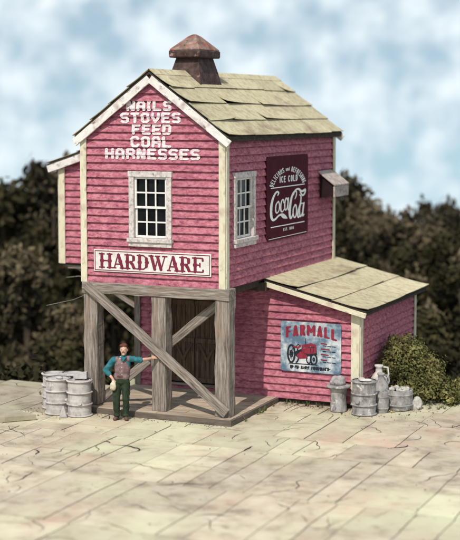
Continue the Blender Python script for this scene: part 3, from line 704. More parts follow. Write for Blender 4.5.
# ================================================================== SIGNS
# name board over the porch
hs = empty('hardware_sign', (-1.705, -.085, 3.42)); tag(hs, 'long white HARDWARE sign with dark red letters above the porch beam', 'sign')
b = MB(); b.box((-1.44, 0, -.245), (1.44, .03, .245)); bevel(b.build('board', M['sign_white'], hs), .005)
b = MB()
for lo, hi in (((-1.415, -.004, .205), (1.415, -.001, .222)), ((-1.415, -.004, -.222), (1.415, -.001, -.205)), ((-1.415, -.004, -.205), (-1.398, -.001, .205)), ((1.398, -.004, -.205), (1.415, -.001, .205))): b.box(lo, hi)
b.build('border_line', M['letter_red'], hs)
def fancy(ch, x, z0, h, w_):
    """ornate western letter: fat stems with spurs, thin joins, slab serifs"""
    o = []; T = .036; th = .015
    def P(px, pz): return (x + px * w_, z0 + pz * h)
    def stem(px, top=True, bot=True):
        o.append(('line', [P(px, .06), P(px, .94)], T)); o.append(('line', [P(px, .5), (x + px * w_ + .001, z0 + .5 * h)], T * 1.45))
        if top: o.append(('line', [(x + px * w_ - T * 1.7, z0 + h * .96), (x + px * w_ + T * 1.7, z0 + h * .96)], th))
        if bot: o.append(('line', [(x + px * w_ - T * 1.7, z0 + h * .04), (x + px * w_ + T * 1.7, z0 + h * .04)], th))
    if ch == 'H': stem(.18); stem(.82); o.append(('line', [P(.18, .5), P(.82, .5)], th))
    if ch == 'A':
        o.append(('line', [P(.12, .04), P(.46, .97)], th)); o.append(('line', [P(.5, .93), P(.84, .06)], T)); o.append(('line', [P(.22, .3), P(.74, .3)], th))
        o.append(('line', [P(.0, .04), P(.26, .04)], th)); o.append(('line', [P(.66, .04), P(1.02, .04)], th)); o.append(('line', [P(.66, .5), P(.665, .5)], T * 1.35))
    if ch == 'R':
        stem(.2); o.append(('line', [P(.2, .96), P(.55, .96), P(.78, .85), P(.80, .72)], th)); o.append(('line', [P(.76, .84), P(.76, .66)], T)); o.append(('line', [P(.78, .64), P(.6, .5), P(.2, .48)], th))
        o.append(('line', [P(.52, .46), P(.68, .3), P(.78, .1)], T)); o.append(('line', [P(.78, .06), P(.98, .05)], th))
    if ch == 'D':
        stem(.2); o.append(('line', [P(.2, .96), P(.55, .96), P(.8, .8)], th)); o.append(('line', [P(.2, .04), P(.55, .04), P(.8, .2)], th)); o.append(('line', [P(.8, .76), P(.84, .5), P(.8, .24)], T)); o.append(('line', [P(.84, .5), P(.845, .5)], T * 1.35))
    if ch == 'W':
        o.append(('line', [P(.1, .94), P(.3, .08)], T)); o.append(('line', [P(.3, .05), P(.5, .85)], th)); o.append(('line', [P(.48, .9), P(.68, .08)], T)); o.append(('line', [P(.68, .05), P(.92, .95)], th))
        for q in (.08, .47, .92): o.append(('line', [P(q - .13, .96), P(q + .13, .96)], th))
    if ch == 'E':
        stem(.2); o.append(('line', [P(.2, .96), P(.85, .96)], th)); o.append(('line', [P(.2, .04), P(.88, .04)], th)); o.append(('line', [P(.2, .5), P(.62, .5)], th))
        for q, z in ((.86, .9), (.9, .12)): o.append(('line', [P(q, z), P(q, z + (.04 if z < .5 else -.1))], th * 1.5))
        o.append(('line', [P(.62, .6), P(.62, .4)], th * 1.3))
    return o
sh = []; wid = {'W': .43, 'H': .335}; tot = sum(wid.get(c, .305) for c in 'HARDWARE'); x = -1.30; k = 2.6 / tot; hts = .325
for c in 'HARDWARE':
    ww = wid.get(c, .305) * k; sh += fancy(c, x + .012, -.163, hts, ww - .03); x += ww
print_mesh('lettering', raster(sh, -1.36, 1.36, -.2, .2, .006), lambda u, v: (u, -.005, v), M['letter_red'], hs)

# soft drink sign on the side wall; local x runs along the wall, -y outward
cs_ = empty('drink_sign', (.085, 3.53, 4.72), R(90)); tag(cs_, 'dark maroon soft drink sign with white script on the upper side wall', 'sign')
def rrect(hx, hz, r, n=6):
    p = []
    for cx, cz, a in ((hx - r, hz - r, 0), (-hx + r, hz - r, 90), (-hx + r, -hz + r, 180), (hx - r, -hz + r, 270)): p += arc(cx, cz, r, r, a, a + 90, n)
    return p
def slab(pts, y0, y1):
    b = MB(); b.prism([(p[0], y0, p[1]) for p in pts], [(p[0], y1, p[1]) for p in pts]); return b
slab(rrect(1.325, .975, .10), 0, .03).build('board', M['maroon'], cs_)
Q = 2.1                          # the lettering is drawn wide
def cr(P, wd, n=6):
    if not isinstance(wd, list): wd = [wd] * len(P)
    o = []; ow = []
    for i in range(len(P) - 1):
        p0 = P[max(i - 1, 0)]; p1 = P[i]; p2 = P[i + 1]; p3 = P[min(i + 2, len(P) - 1)]
        for k in range(n):
            t = k / n; o.append(tuple(.5 * (2 * p1[a] + (p2[a] - p0[a]) * t + (2 * p0[a] - 5 * p1[a] + 4 * p2[a] - p3[a]) * t * t + (3 * p1[a] - p0[a] - 3 * p2[a] + p3[a]) * t ** 3) for a in (0, 1)))
            ow.append(wd[i] + (wd[i + 1] - wd[i]) * t)
    o.append(P[-1]); ow.append(wd[-1]); return o, ow
script = [
 [(2.862, 4.785, .0115), (2.912, 4.834, .0184), (2.823, 4.868, .0184), (2.674, 4.814, .0207), (2.532, 4.686, .0276), (2.453, 4.503, .0322), (2.467, 4.314, .0299), (2.566, 4.229, .0253), (2.728, 4.241, .0207), (2.928, 4.306, .0184), (3.151, 4.319, .0207), (3.312, 4.267, .0253), (3.455, 4.207, .0092)],
 [(3.055, 4.321, .0161), (3.215, 4.243, .0184), (3.409, 4.212, .0092)],
 [(2.90, 4.64, .013), (2.76, 4.57, .016), (2.73, 4.44, .017), (2.80, 4.375, .014), (2.93, 4.42, .013), (2.97, 4.54, .015), (2.92, 4.63, .013)],
 [(3.24, 4.59, .014), (3.20, 4.665, .013), (3.10, 4.63, .015), (3.045, 4.51, .018), (3.07, 4.40, .017), (3.17, 4.385, .012), (3.27, 4.44, .009)],
 [(3.49, 4.62, .011), (3.41, 4.69, .013), (3.32, 4.62, .016), (3.30, 4.48, .017), (3.36, 4.405, .013), (3.46, 4.47, .011), (3.53, 4.68, .017), (3.50, 4.51, .017), (3.53, 4.40, .013), (3.61, 4.45, .009)],
 [(3.965, 4.638, .0092), (4.051, 4.719, .0138), (4.057, 4.802, .0138), (3.963, 4.822, .0184), (3.817, 4.757, .023), (3.7, 4.617, .0276), (3.629, 4.427, .0322), (3.624, 4.27, .0299), (3.691, 4.192, .023), (3.783, 4.235, .0161), (3.848, 4.328, .0092)],
 [(3.864, 4.742, .0115), (3.976, 4.841, .0161), (4.198, 4.864, .0207), (4.382, 4.8, .023), (4.561, 4.81, .0253), (4.657, 4.83, .0161), (4.631, 4.75, .0184), (4.493, 4.695, .0184), (4.369, 4.746, .0161), (4.3, 4.804, .0115)],
 [(3.98, 4.491, .0161), (3.861, 4.413, .0161), (3.849, 4.279, .0161), (3.929, 4.193, .0161), (4.03, 4.23, .0161), (4.075, 4.35, .0161), (4.034, 4.475, .0161), (3.966, 4.492, .0161)],
 [(4.274, 4.719, .0115), (4.363, 4.677, .0161), (4.338, 4.53, .0184), (4.21, 4.366, .023), (4.144, 4.247, .023), (4.199, 4.179, .0184), (4.293, 4.224, .0092)],
 [(4.482, 4.497, .0115), (4.372, 4.499, .0138), (4.278, 4.386, .0161), (4.279, 4.25, .0184), (4.348, 4.188, .0161), (4.457, 4.275, .0115), (4.564, 4.504, .0207), (4.498, 4.322, .0207), (4.492, 4.198, .0184), (4.582, 4.229, .0092)]]
sh = []
for st in script:
    P_, wd = cr([((p[0] - 3.53) / Q, p[1] - 4.72) for p in st], [p[2] * 1.14 for p in st]); sh.append(('line', P_, wd))
for z0, z1 in ((.245, .245), (-.66, -.67)): sh.append(('line', [(-1.08 / Q, z0), (1.06 / Q, z1)], .011))
sh.append(('line', [(-1.22 / Q, -.93), (1.2 / Q, -.93)], .006))
sh += text_shapes('ICE COLD', -.56 / Q, .60 / Q, .345, .50, .012, F, gap=.3)
sh += text_shapes('EST. 1886', -.32 / Q, .36 / Q, -.80, -.73, .0052, F, gap=.3)
def wa(u, v):
    a = math.pi / 2 - u; r_ = .50 + (v) ; return (r_ * math.cos(a) * .98, .25 + r_ * math.sin(a) * .98)
def arcwarp(u, v):
    a = R(90) - u / .47; rr = .46 + v * 1.0; return (rr * math.cos(a), .16 + rr * .98 * math.sin(a) - .02)
for s, a, b_ in (('DELICIOUS', -.61, -.12), ('and', -.075, .03), ('REFRESHING', .085, .60)):
    sh += text_shapes(s, a, b_, 0 if s != 'and' else .02, .125 if s != 'and' else .11, .0085, F, arcwarp, gap=.34)
print_mesh('lettering', raster(sh, -.63, .63, -.96, .9, .0045), lambda u, v: (u * Q, -.005, v), M['offwhite'], cs_)

# farm tractor sign on the lower wall
ts = empty('tractor_sign', (1.105, Y1 - .095, 1.35)); tag(ts, 'weathered blue and white FARMALL sign with a red tractor picture', 'sign')
slab(rrect(.735, .577, .05), 0, .022).build('board', M['tin_blue'], ts)
def fwp(u, v):
    t = u / .62; return (u * (1 - .0 * v), v + .085 * (1 - t * t) - .015)
FS = 1.55
sh = text_shapes('FARMALL', -.61 / FS, .64 / FS, .20, .455, .021, F, lambda u, v: (u, fwp(u * FS, v)[1]), gap=.24)
print_mesh('lettering', raster(sh, -.7 / FS, .7 / FS, .1, .57, .0035), lambda u, v: (u * FS, -.004, v), M['sign_red'], ts)
# tractor: black printed shapes, then red body
bx = lambda x0, z0, x1, z1: ('poly', [(x0, z0), (x1, z0), (x1, z1), (x0, z1)])
blk = [('line', arc(-.47, -.17, .085, .20, 0, 360, 24), .022), ('line', arc(-.47, -.17, .03, .075, 0, 360, 12), .014), ('line', arc(-.35, -.2, .06, .16, 60, -90, 12), .018)]
for k in range(8):
    a = R(k * 45 + 12); blk.append(('line', [(-.47, -.17), (-.47 + .08 * math.cos(a), -.17 + .19 * math.sin(a))], .006))
blk += [('line', arc(.08, -.27, .075, .115, 0, 360, 20), .020), ('line', arc(.08, -.27, .02, .035, 0, 360, 10), .014), ('line', arc(-.04, -.27, .055, .10, 0, 360, 16), .014)]
blk += [('line', [(-.52, -.395), (.16, -.395)], .012), ('line', [(-.12, .05), (-.12, .20)], .008), ('line', [(-.38, -.03), (-.30, .06), (-.26, .02)], .010),
        ('poly', [(-.36, -.1), (-.22, -.04), (.14, .04), (.16, -.16), (-.02, -.20), (-.3, -.26), (-.38, -.2)])]
blk += [('line', [(-.4, -.08), (-.42, .02)], .012)]
red = [('poly', [(-.22, -.06), (-.20, .055), (.02, .105), (.14, .075), (.145, -.115), (.0, -.15), (-.2, -.14)]), ('poly', [(-.34, -.2), (-.24, -.1), (-.1, -.17), (-.06, -.25), (-.3, -.28)]), ('line', [(-.40, .0), (-.30, -.02), (-.25, .03)], .022)]
for k in range(4):
    z = .085 - .125 * k
    red.append(('line', [(.26, z + .03), (.26 + (.13, .2, .17, .14)[k], z + .02)], .013))
    for q in range(3): blk.append(('line', [(.30 + q * .11, z - .022 - q * .004), (.38 + q * .11, z - .026 - q * .004)], .009))
print_mesh('tractor_outline', raster(blk, -.7, .7, -.45, .35, .0045), lambda u, v: (u, -.004, v), M['sign_black'], ts)
red += [('line', [(.0, .04), (.0, -.1)], .008, 1), ('line', [(.07, .03), (.07, -.1)], .007, 1), ('line', [(-.18, -.02), (.12, .02)], .006, 1)]
print_mesh('tractor_body', raster(red, -.7, .7, -.45, .35, .0045), lambda u, v: (u, -.0085, v), M['sign_red'], ts)
r = random.Random(2); bot = []
x = -.54
while x < .5:
    L = r.uniform(.02, .05)
    if r.random() < .82:
        bot.append(('line', [(x, -.50 + r.uniform(-.01, .01)), (x + r.uniform(-.01, .01), -.445)], .013)); bot.append(('line', [(x, (-.5, -.47, -.445)[r.randrange(3)]), (x + L * .8, (-.5, -.47, -.445)[r.randrange(3)])], .010))
    x += L
print_mesh('bottom_line', raster(bot, -.7, .7, -.55, -.4, .0045), lambda u, v: (u, -.004, v), M['sign_black'], ts)

# ================================================================== DRUMS, CANS, SACKS
def drum(loc, label, rot=0, r_=.262, h=.80, m='drum', group='pale steel drums left of the porch', hoops=(.27, .53)):
    root = empty('steel_drum', loc, rot); tag(root, label, 'drum', group)
    prof = [(r_ * .90, .0), (r_, .012)]
    for z in np.linspace(.05, h - .04, 18): prof.append((r_ * (1 + .006 * math.sin(z * 60)), float(z)))
    prof += [(r_, h - .015), (r_ - .02, h - .008), (r_ - .03, h - .03), (r_ * .5, h - .028)]
    b = MB(); b.lathe(prof, 40); b.build('body', M[m], root, smooth=False)
    for z in (0.022, *[q * h / .8 for q in hoops], h - .012):
        b = MB(); hr = [(r_ + .002, z - .022), (r_ + .028, z - .014), (r_ + .034, z), (r_ + .028, z + .012), (r_ + .002, z + .018)]
        b.lathe(hr, 40, cap=False); b.build('hoop', M[m], root, smooth=True)
    b = MB(); b.tube([(0, -r_ + .01, .33), (0, -r_ - .045, .33)], .035, 10); b.tube([(0, -r_ - .045, .33), (0, -r_ - .06, .33)], .045, 8); b.build('bung', M[m], root)
    b = MB(); b.tube([(.1, .1, h - .03), (.1, .1, h + .0)], .03, 10); b.build('cap', M[m], root)
    return root
drum((-3.235, -.62, 0), 'pale drum at the front nearest the timber post, with a bung on its side', R(30))
drum((-3.79, -.63, 0), 'pale drum at the front left corner of the drum cluster', R(75))
drum((-4.17, -.14, 0), 'pale drum at the back left of the cluster, mostly hidden', R(10))
drum((-3.765, .02, 0), 'pale drum at the back right of the cluster beside the platform end', R(200))
b = MB(); b.box((-.33, -.09, 0), (.33, .09, .035)); o = b.build('plank', M['drum']); o.location = (-3.62, -.28, .803); o.rotation_euler = (0, 0, R(12)); tag(o, 'short pale plank lying across the tops of the drums', 'plank'); bevel(o, .006)
b = MB(); b.prism([(-.15, -.1, 0), (.15, -.1, 0), (.15, -.1, .17), (-.15, -.1, .08)], [(-.15, .1, 0), (.15, .1, 0), (.15, .1, .15), (-.15, .1, .08)])
o = b.build('wooden_wedge', M['drum']); o.location = (-3.27, -.50, .806); o.rotation_euler = (0, 0, R(20)); tag(o, 'pale wedge shaped block standing on the drum nearest the post', 'block'); bevel(o, .01)
b = MB(); b.ball((0, 0, .03), (.09, .06, .035), 12, 8); o = b.build('rag', M['drum'], smooth=True); o.location = (-3.75, -.62, .775); tag(o, 'crumpled pale rag on top of the front left drum', 'rag')
b = MB(); b.prism([(-.09, 0, 0), (.09, 0, 0), (.02, 0, .26), (-.01, 0, .26)], [(-.09, .09, 0), (.09, .09, 0), (.02, .05, .26), (-.01, .05, .26)])
o = b.build('stone_wedge', M['drum']); o.location = (-3.42, -1.03, 0.004); o.rotation_euler = (0, 0, R(24)); tag(o, 'small pale pointed block on the paving between the two front drums', 'block'); bevel(o, .012)

# right-hand group
root = empty('milk_churn', (1.87, 2.13, 0)); tag(root, 'dented grey churn with a wide rim below the blue tractor sign', 'churn')
b = MB(); b.lathe([(.17, 0), (.19, .01), (.185, .1), (.175, .3), (.18, .48), (.19, .545)], 32, wob=.06); b.build('body', M['keg'], root)
b = MB(); b.lathe([(.20, .54), (.262, .545), (.275, .565), (.262, .59), (.20, .60)], 32, wob=.05); b.build('rim', M['keg'], root, True)
b = MB(); b.ball((-.02, 0, .65), (.19, .17, .09)); b.ball((.04, 0, .73), (.12, .11, .085)); b.ball((-.08, .02, .71), (.10, .10, .09)); remesh(b.build('lid', M['keg'], root), .02)
kg = drum((2.50, 2.06, 0), 'grey metal keg with raised hoops standing in front of the annex corner', R(-10), .262, .76, 'keg', 'x', (.24, .50)); kg['category'] = 'keg'; kg.name = 'metal_keg'; del kg['group']
b = MB(); b.ball((0, 0, 0), (.13, .1, .03)); b.ball((.09, -.03, .01), (.1, .07, .035)); b.ball((-.08, .05, .01), (.08, .09, .04)); o = remesh(b.build('crumpled_sack', M['sack']), .012); o.location = (2.50, 2.06, .765); tag(o, 'crumpled sackcloth lying on top of the grey keg', 'sack')
# jug and sack behind
def jug(loc, s, label, name='stone_jug', m='keg', mouth=True):
    root = empty(name, loc, R(20)); tag(root, label, 'jug')
    b = MB(); b.lathe([(r_ * s, z * s) for r_, z in ((.12, 0), (.16, .02), (.175, .2), (.17, .42), (.15, .52), (.10, .60), (.065, .64), (.06, .72), (.085, .745), (.08, .77), (.04, .77))], 28, wob=.05); b.build('body', M[m], root, True)
    b = MB(); b.tube([(.07 * s, 0, .73 * s), (.16 * s, 0, .72 * s), (.18 * s, 0, .6 * s), (.14 * s, 0, .5 * s)], .018 * s, 8); b.build('handle', M[m], root, True)
jug((2.66, 2.78, 0), 1.05, 'round shouldered grey jug tucked behind the hooped keg')
jug((2.54, 3.0, 0), 1.24, 'tallest pale jug against the shed side wall, behind the others', m='sack')
root = empty('small_keg', (2.80, 2.40, 0)); tag(root, 'narrow grey keg squeezed between hooped keg and round tub', 'keg')
b = MB(); b.lathe([(.13, 0), (.155, .1), (.165, .24), (.155, .38), (.135, .46), (.11, .465), (.1, .45)], 28, wob=.05); b.build('body', M['keg'], root)
for z in (.1, .36):
    b = MB(); b.lathe([(.155, z - .015), (.172, z), (.155, z + .015)], 28, cap=False); b.build('hoop', M['keg'], root, True)
root = empty('wooden_tub', (3.07, 2.84, 0)); tag(root, 'squat grey round tub heaped with lumps beside the leafy bush', 'tub')
b = MB(); b.lathe([(.24, 0), (.27, .02), (.30, .16), (.315, .34), (.30, .46), (.27, .465), (.26, .40), (.1, .38)], 36, wob=.06); b.build('body', M['keg'], root)
for z in (.13, .36):
    b = MB(); b.lathe([(.30, z - .02), (.33, z), (.31, z + .02)], 36, cap=False, wob=.03); b.build('hoop', M['keg'], root, True)
b = MB(); rr = random.Random(8)
for k in range(34):
    a = rr.uniform(0, 6.28); q = .24 * math.sqrt(rr.random()); b.ball((q * math.cos(a), q * math.sin(a), .44 + .06 * (1 - q / .24) + rr.uniform(-.01, .02)), rr.uniform(.03, .06), 8, 6)
remesh(b.build('lumps', M['rock'], root), .014, 1)
def rockm(name, loc, r3, label, m='rock', seed=0):
    b = MB(); b.ball((0, 0, r3[2] * .8), r3, 28, 18)
    b.v = [tuple(Vector(v) * (1 + .22 * noise.noise(Vector(v) * 5 + Vector((seed, 0, 0))) + .08 * noise.noise(Vector(v) * 16))) for v in b.v]
    o = b.build(name, M[m], smooth=True); o.location = loc; tag(o, label, 'rock'); return o
rockm('rock', (3.40, 3.02, -.03), (.17, .15, .17), 'pale rounded rock on the ground right of the tub', seed=3)
lf = MB(); rr = random.Random(4)
for k in range(16):
    x = rr.uniform(-.16, .16); y = rr.uniform(-.1, .1); a = rr.uniform(0, 6.28); s = rr.uniform(.03, .055); z = .008 + rr.uniform(0, .03)
    lf.quad([(x - s * math.cos(a), y - s * math.sin(a), z), (x + s * .5 * math.sin(a), y - s * .5 * math.cos(a), z + rr.uniform(0, .03)), (x + s * math.cos(a), y + s * math.sin(a), z), (x - s * .5 * math.sin(a), y + s * .5 * math.cos(a), z + rr.uniform(0, .03))])
M['dry_leaf'] = mat('dry_leaf', [(.16, .10, .04), (.45, .38, .18)], (1, 1, 1), 20, 3, .9, 0)
o = lf.build('fallen_leaves', M['dry_leaf']); o.location = (2.98, 2.47, 0.0); tag(o, 'small scatter of dry leaves in front of the tub', 'leaves', kind='stuff')

# raised stone block at the left edge
b = MB(); n = 8
top = [(-5.5, -2.35), (-4.35, -1.92), (-3.86, -1.42), (-4.62, -1.18), (-5.6, -1.32)]
b.prism([(p[0], p[1], .125) for p in top], [(p[0], p[1], .002) for p in top], .66)
o = b.build('stone_slab', M['stone']); bevel(o, .012); tag(o, 'low flat stone slab on the paving left of the drums', 'slab')

# ================================================================== MAN
def build_man():
    root = empty('person', (-2.17, -.635, 0), .4178 - .06)
    tag(root, 'man in teal shirt, mauve vest and green trousers leaning one hand on a post', 'person')
    b = MB()   # one continuous body
    b.ball((0.06, -.01, 1.555), (.078, .098, .118), 24, 16); b.ball((0.06, -.055, 1.50), (.052, .055, .068)); b.capsule((.055, .005, 1.36), (.06, 0, 1.48), .056, .052)
    b.ball((.06, -.112, 1.545), (.014, .020, .024), 10, 8)                      # nose
    for s in (-1, 1):
        b.ball((.06 + s * .080, .005, 1.545), (.012, .022, .032), 10, 8)        # ears
        b.ball((.06 + s * .030, -.087, 1.582), (.026, .016, .010), 10, 8)       # brow
    b.ball((.06, -.098, 1.492), (.026, .014, .010), 10, 8)                      # lips
    b.ball((.06, -.085, 1.455), (.03, .025, .024), 10, 8)                       # chin
    b.ball((.03, 0, 1.20), (.165, .105, .22), 20, 14); b.ball((.01, 0, 1.02), (.145, .10, .16), 20, 14); b.ball((0, 0, .90), (.155, .11, .12), 20, 14)
    b.capsule((-.15, 0, 1.33), (.20, 0, 1.35), .062, .062)
    SR, ER, HR = (-.17, 0, 1.32), (-.34, .02, 1.09), (-.19, -.06, .925)
    SL_, EL_, WL = (.21, 0, 1.345), (.43, .02, 1.32), (.63, .16, 1.335)
    b.capsule(SR, ER, .055, .043); b.capsule(ER, HR, .042, .028)
    b.capsule(SL_, EL_, .055, .043); b.capsule(EL_, WL, .042, .028)
    for hx, kx, ax in ((-.085, -.105, -.10), (.085, .10, .085)):
        b.capsule((hx, 0, .86), (kx, -.02, .47), .082, .056); b.capsule((kx, -.02, .47), (ax, .02, .08), .055, .036)
        b.capsule((ax, .02, .05), (ax + (.02 if ax > 0 else -.02), -.12, .035), .035, .028)
    def hand(wr, d, up, fl):
        wr = Vector(wr); d = Vector(d).normalized(); up = Vector(up).normalized(); sd = d.cross(up).normalized() * fl
        pc = wr + d * .045
        for q in (-.024, -.008, .008, .024): b.capsule(wr + sd * q * .6, wr + d * .085 + sd * q, .016, .0135)
        for q, L in ((-.031, .052), (-.011, .068), (.010, .074), (.031, .064)):
            k0 = wr + d * .088 + sd * q; k1 = k0 + d * L * .5 - up * L * .12 + sd * q * .12; k2 = k1 + d * L * .42 - up * L * .32
            b.capsule(k0, k1, .0098, .0090); b.capsule(k1, k2, .0090, .0078)
        t0 = wr + d * .025 + sd * .03; t1 = t0 + d * .035 + sd * .030 - up * .008; t2 = t1 + d * .032 + sd * .008 - up * .010
        b.capsule(t0, t1, .013, .0115); b.capsule(t1, t2, .0112, .0092)
    hand((.645, .172, 1.34), (.80, .60, .05), (-.5, -.8, .3), -1)
    hand((-.175, -.075, .905), (.12, -.12, -1), (-.3, -.9, .1), -1)
    body = remesh(b.build('body', M['skin'], root), .0065, 2)
    # trousers
    b = MB(); b.ball((0, 0, .885), (.172, .128, .125), 20, 14); b.capsule((-.07, 0, .97), (.08, 0, .97), .098, .098)
    for hx, kx, ax in ((-.09, -.11, -.105), (.09, .105, .09)):
        b.capsule((hx, 0, .86), (kx, -.02, .47), .103, .078); b.capsule((kx, -.02, .47), (ax, .015, .10), .077, .068)
        b.ball((ax, .0, .10), (.076, .086, .04))
    b.v = [tuple(Vector(v) + Vector((1, 1, 0)) * .022 * noise.noise(Vector((v[0] * 9, v[1] * 9, v[2] * 15)))) for v in b.v]
    remesh(b.build('trousers', M['trousers'], root), .012, 1)
    # shirt with sleeves to the wrist on his right, to the elbow on his left
    b = MB(); b.ball((.03, 0, 1.20), (.175, .115, .20), 20, 14); b.capsule((-.15, 0, 1.325), (.205, 0, 1.345), .071, .071); b.capsule((.055, .0, 1.36), (.06, 0, 1.405), .075, .066)
    b.capsule(SR, ER, .073, .068); b.capsule(ER, tuple(Vector(ER).lerp(Vector(HR), .5)), .064, .052)
    b.capsule(SL_, tuple(Vector(SL_).lerp(Vector(EL_), .95)), .073, .062)
    b.v = [tuple(Vector(v) + Vector((1, 1, 1)) * .020 * noise.noise(Vector(v) * 20)) for v in b.v]
    remesh(b.build('shirt', M['shirt'], root), .011, 1)
    # vest
    b = MB(); b.ball((.025, 0, 1.14), (.178, .135, .26), 20, 14); b.capsule((-.04, 0, .97), (.06, 0, .97), .128, .128); b.capsule((-.085, -.012, 1.33), (-.085, .012, 1.33), .072, .072); b.capsule((.15, -.012, 1.345), (.15, .012, 1.345), .072, .072)
    remesh(b.build('vest', M['vest'], root), .012, 1)
    for z in (1.02, 1.10, 1.18, 1.26):
        b = MB(); b.ball((.03, -.135 + abs(z - 1.14) * .12, z), (.010, .006, .010), 8, 6); b.build('vest_button', M['pale_cloth'], root)
    b = MB(); b.prism([(-.012, -.128, 1.40), (.055, -.150, 1.31), (.125, -.128, 1.40)], [(-.012, -.06, 1.40), (.055, -.09, 1.31), (.125, -.06, 1.40)]); b.build('shirt_front', M['shirt'], root)
    # shoes
    for ax in (-.105, .092):
        b = MB(); dx = .03 if ax > 0 else -.03
        b.ball((ax, .04, .055), (.05, .065, .055)); b.capsule((ax, .0, .045), (ax + dx, -.12, .038), .045, .043); b.box((ax - .045, -.04, 0), (ax + .045, .09, .025))
        b.v = [(v[0], v[1], max(v[2], 0.004)) for v in b.v]
        remesh(b.build('shoe', M['shoe'], root), .009, 1)
    # hair
    b = MB(); b.ball((.06, .022, 1.592), (.088, .10, .098), 24, 16); b.ball((.03, -.055, 1.652), (.055, .05, .032)); b.ball((.09, -.05, 1.655), (.05, .05, .03))
    b.v = [tuple(Vector(v) + Vector((1, 1, 1)) * .012 * noise.noise(Vector(v) * 40)) for v in b.v if True]
    remesh(b.build('hair', M['hair'], root), .008, 1)
    b = MB(); b.ball((.045, -.108, 1.512), (.022, .010, .008), 10, 6); b.ball((.075, -.108, 1.512), (.022, .010, .008), 10, 6); b.build('moustache', M['hair'], root)
    for s in (-1, 1):
        b = MB(); b.ball((.06 + s * .031, -.094, 1.560), (.012, .008, .006), 10, 6); b.build('eye', M['eye'], root)
    b = MB(); b.lathe([(.160, .955), (.166, .96), (.166, .99), (.160, .995)], 32, cap=False); b.v = [(v[0], v[1] * .80, v[2]) for v in b.v]; b.build('belt', M['shoe'], root)
    return root
man = build_man()
b = MB(); b.ball((0, 0, -.10), (.075, .06, .10), 16, 12); b.ball((.01, 0, -.02), (.035, .035, .06)); b.v = [tuple(Vector(v) + Vector((1, 1, 1)) * .014 * noise.noise(Vector(v) * 18)) for v in b.v]
o = remesh(b.build('cloth_bag', M['pale_cloth']), .010, 1)
rot = Matrix.Rotation(.4178 - .06, 4, 'Z'); o.location = Vector((-2.17, -.635, 0)) + (rot @ Vector((-.165, -.125, .86))); tag(o, 'small pale cloth bag hanging from the hand at his hip', 'bag')

# ================================================================== PLANTS
def foliage(b, clumps, n, size, rnd, shell=.55):
    tot = sum(r[0] * r[2] for _, r, _ in clumps)
    for c, r, tb in clumps:
        k = int(n * r[0] * r[2] / tot)
        for _ in range(k):
            d = Vector((rnd.gauss(0, 1), rnd.gauss(0, 1), rnd.gauss(0, 1))).normalized(); q = (shell + (1 - shell) * rnd.random()) * (1 + .12 * rnd.gauss(0, 1))
            p = Vector((c[0] + d.x * r[0] * q, c[1] + d.y * r[1] * q, c[2] + d.z * r[2] * q))
            nrm = (d + Vector((rnd.gauss(0, .6), rnd.gauss(0, .6), rnd.gauss(0, .6)))).normalized(); a = nrm.orthogonal().normalized(); a.rotate(Matrix.Rotation(rnd.uniform(0, 6.28), 3, nrm)); e = nrm.cross(a)
            s = size * rnd.uniform(.6, 1.3)
            b.quad([p - a * s, p - e * s * .55 + a * s * .1, p + a * s, p + e * s * .55 + a * s * .1], tb * rnd.uniform(.7, 1.25))
def tree_mesh(seed, H, Wd, leaf, m, size, n):
    rnd = random.Random(seed); cl = []
    for k in range(38):
        f = rnd.random() ** 1.15; z = H * (.06 + .84 * f); rad = Wd * (1 - .72 * max(0, f - .35) / .65) * math.sqrt(rnd.random()) * .75; a = rnd.uniform(0, 6.28)
        s = Wd * rnd.uniform(.20, .36) * (1 - .45 * f)
        cl.append(((rad * math.cos(a), rad * math.sin(a), z), (s, s, s * rnd.uniform(.65, .95)), rnd.choice([.6, .8, 1, 1.2, 1.6])))
    b = MB(); foliage(b, cl, n, size, rnd, .45)
    t = MB(); t.tube([(0, 0, -.6), (.05, 0, H * .2), (-.05, .05, H * .55), (0, 0, H * .9)], [Wd * .07, Wd * .055, Wd * .035, .03], 8)
    for c, r, _ in cl[:14]: t.tube([(0, 0, max(.3, c[2] - Wd * .5)), ((c[0]) * .6, c[1] * .6, c[2] - .2), c], [Wd * .025, Wd * .016, .02], 5)
    return b, t
protos = []
for sd, m in ((1, 'leaf_dark'), (2, 'leaf_dark'), (3, 'leaf_brown'), (4, 'leaf_brown'), (5, 'leaf_dark')):
    b, t = tree_mesh(sd, 10, 4.2, None, M[m], .15, 22000)
    protos.append((b, t, m))
def make_tree(k, loc, sc_, rz, label, first={}):
    root = empty('tree', loc, rz); root.scale = sc_
    tag(root, label, 'tree', 'trees on the slope behind the store')
    b, t, m = protos[k]
    if k not in first: first[k] = (b.build('crown', M[m], root), t.build('trunk', M['bark'], root))
    else:
        for o_ in first[k]:
            c = o_.copy(); C.objects.link(c); c.parent = root
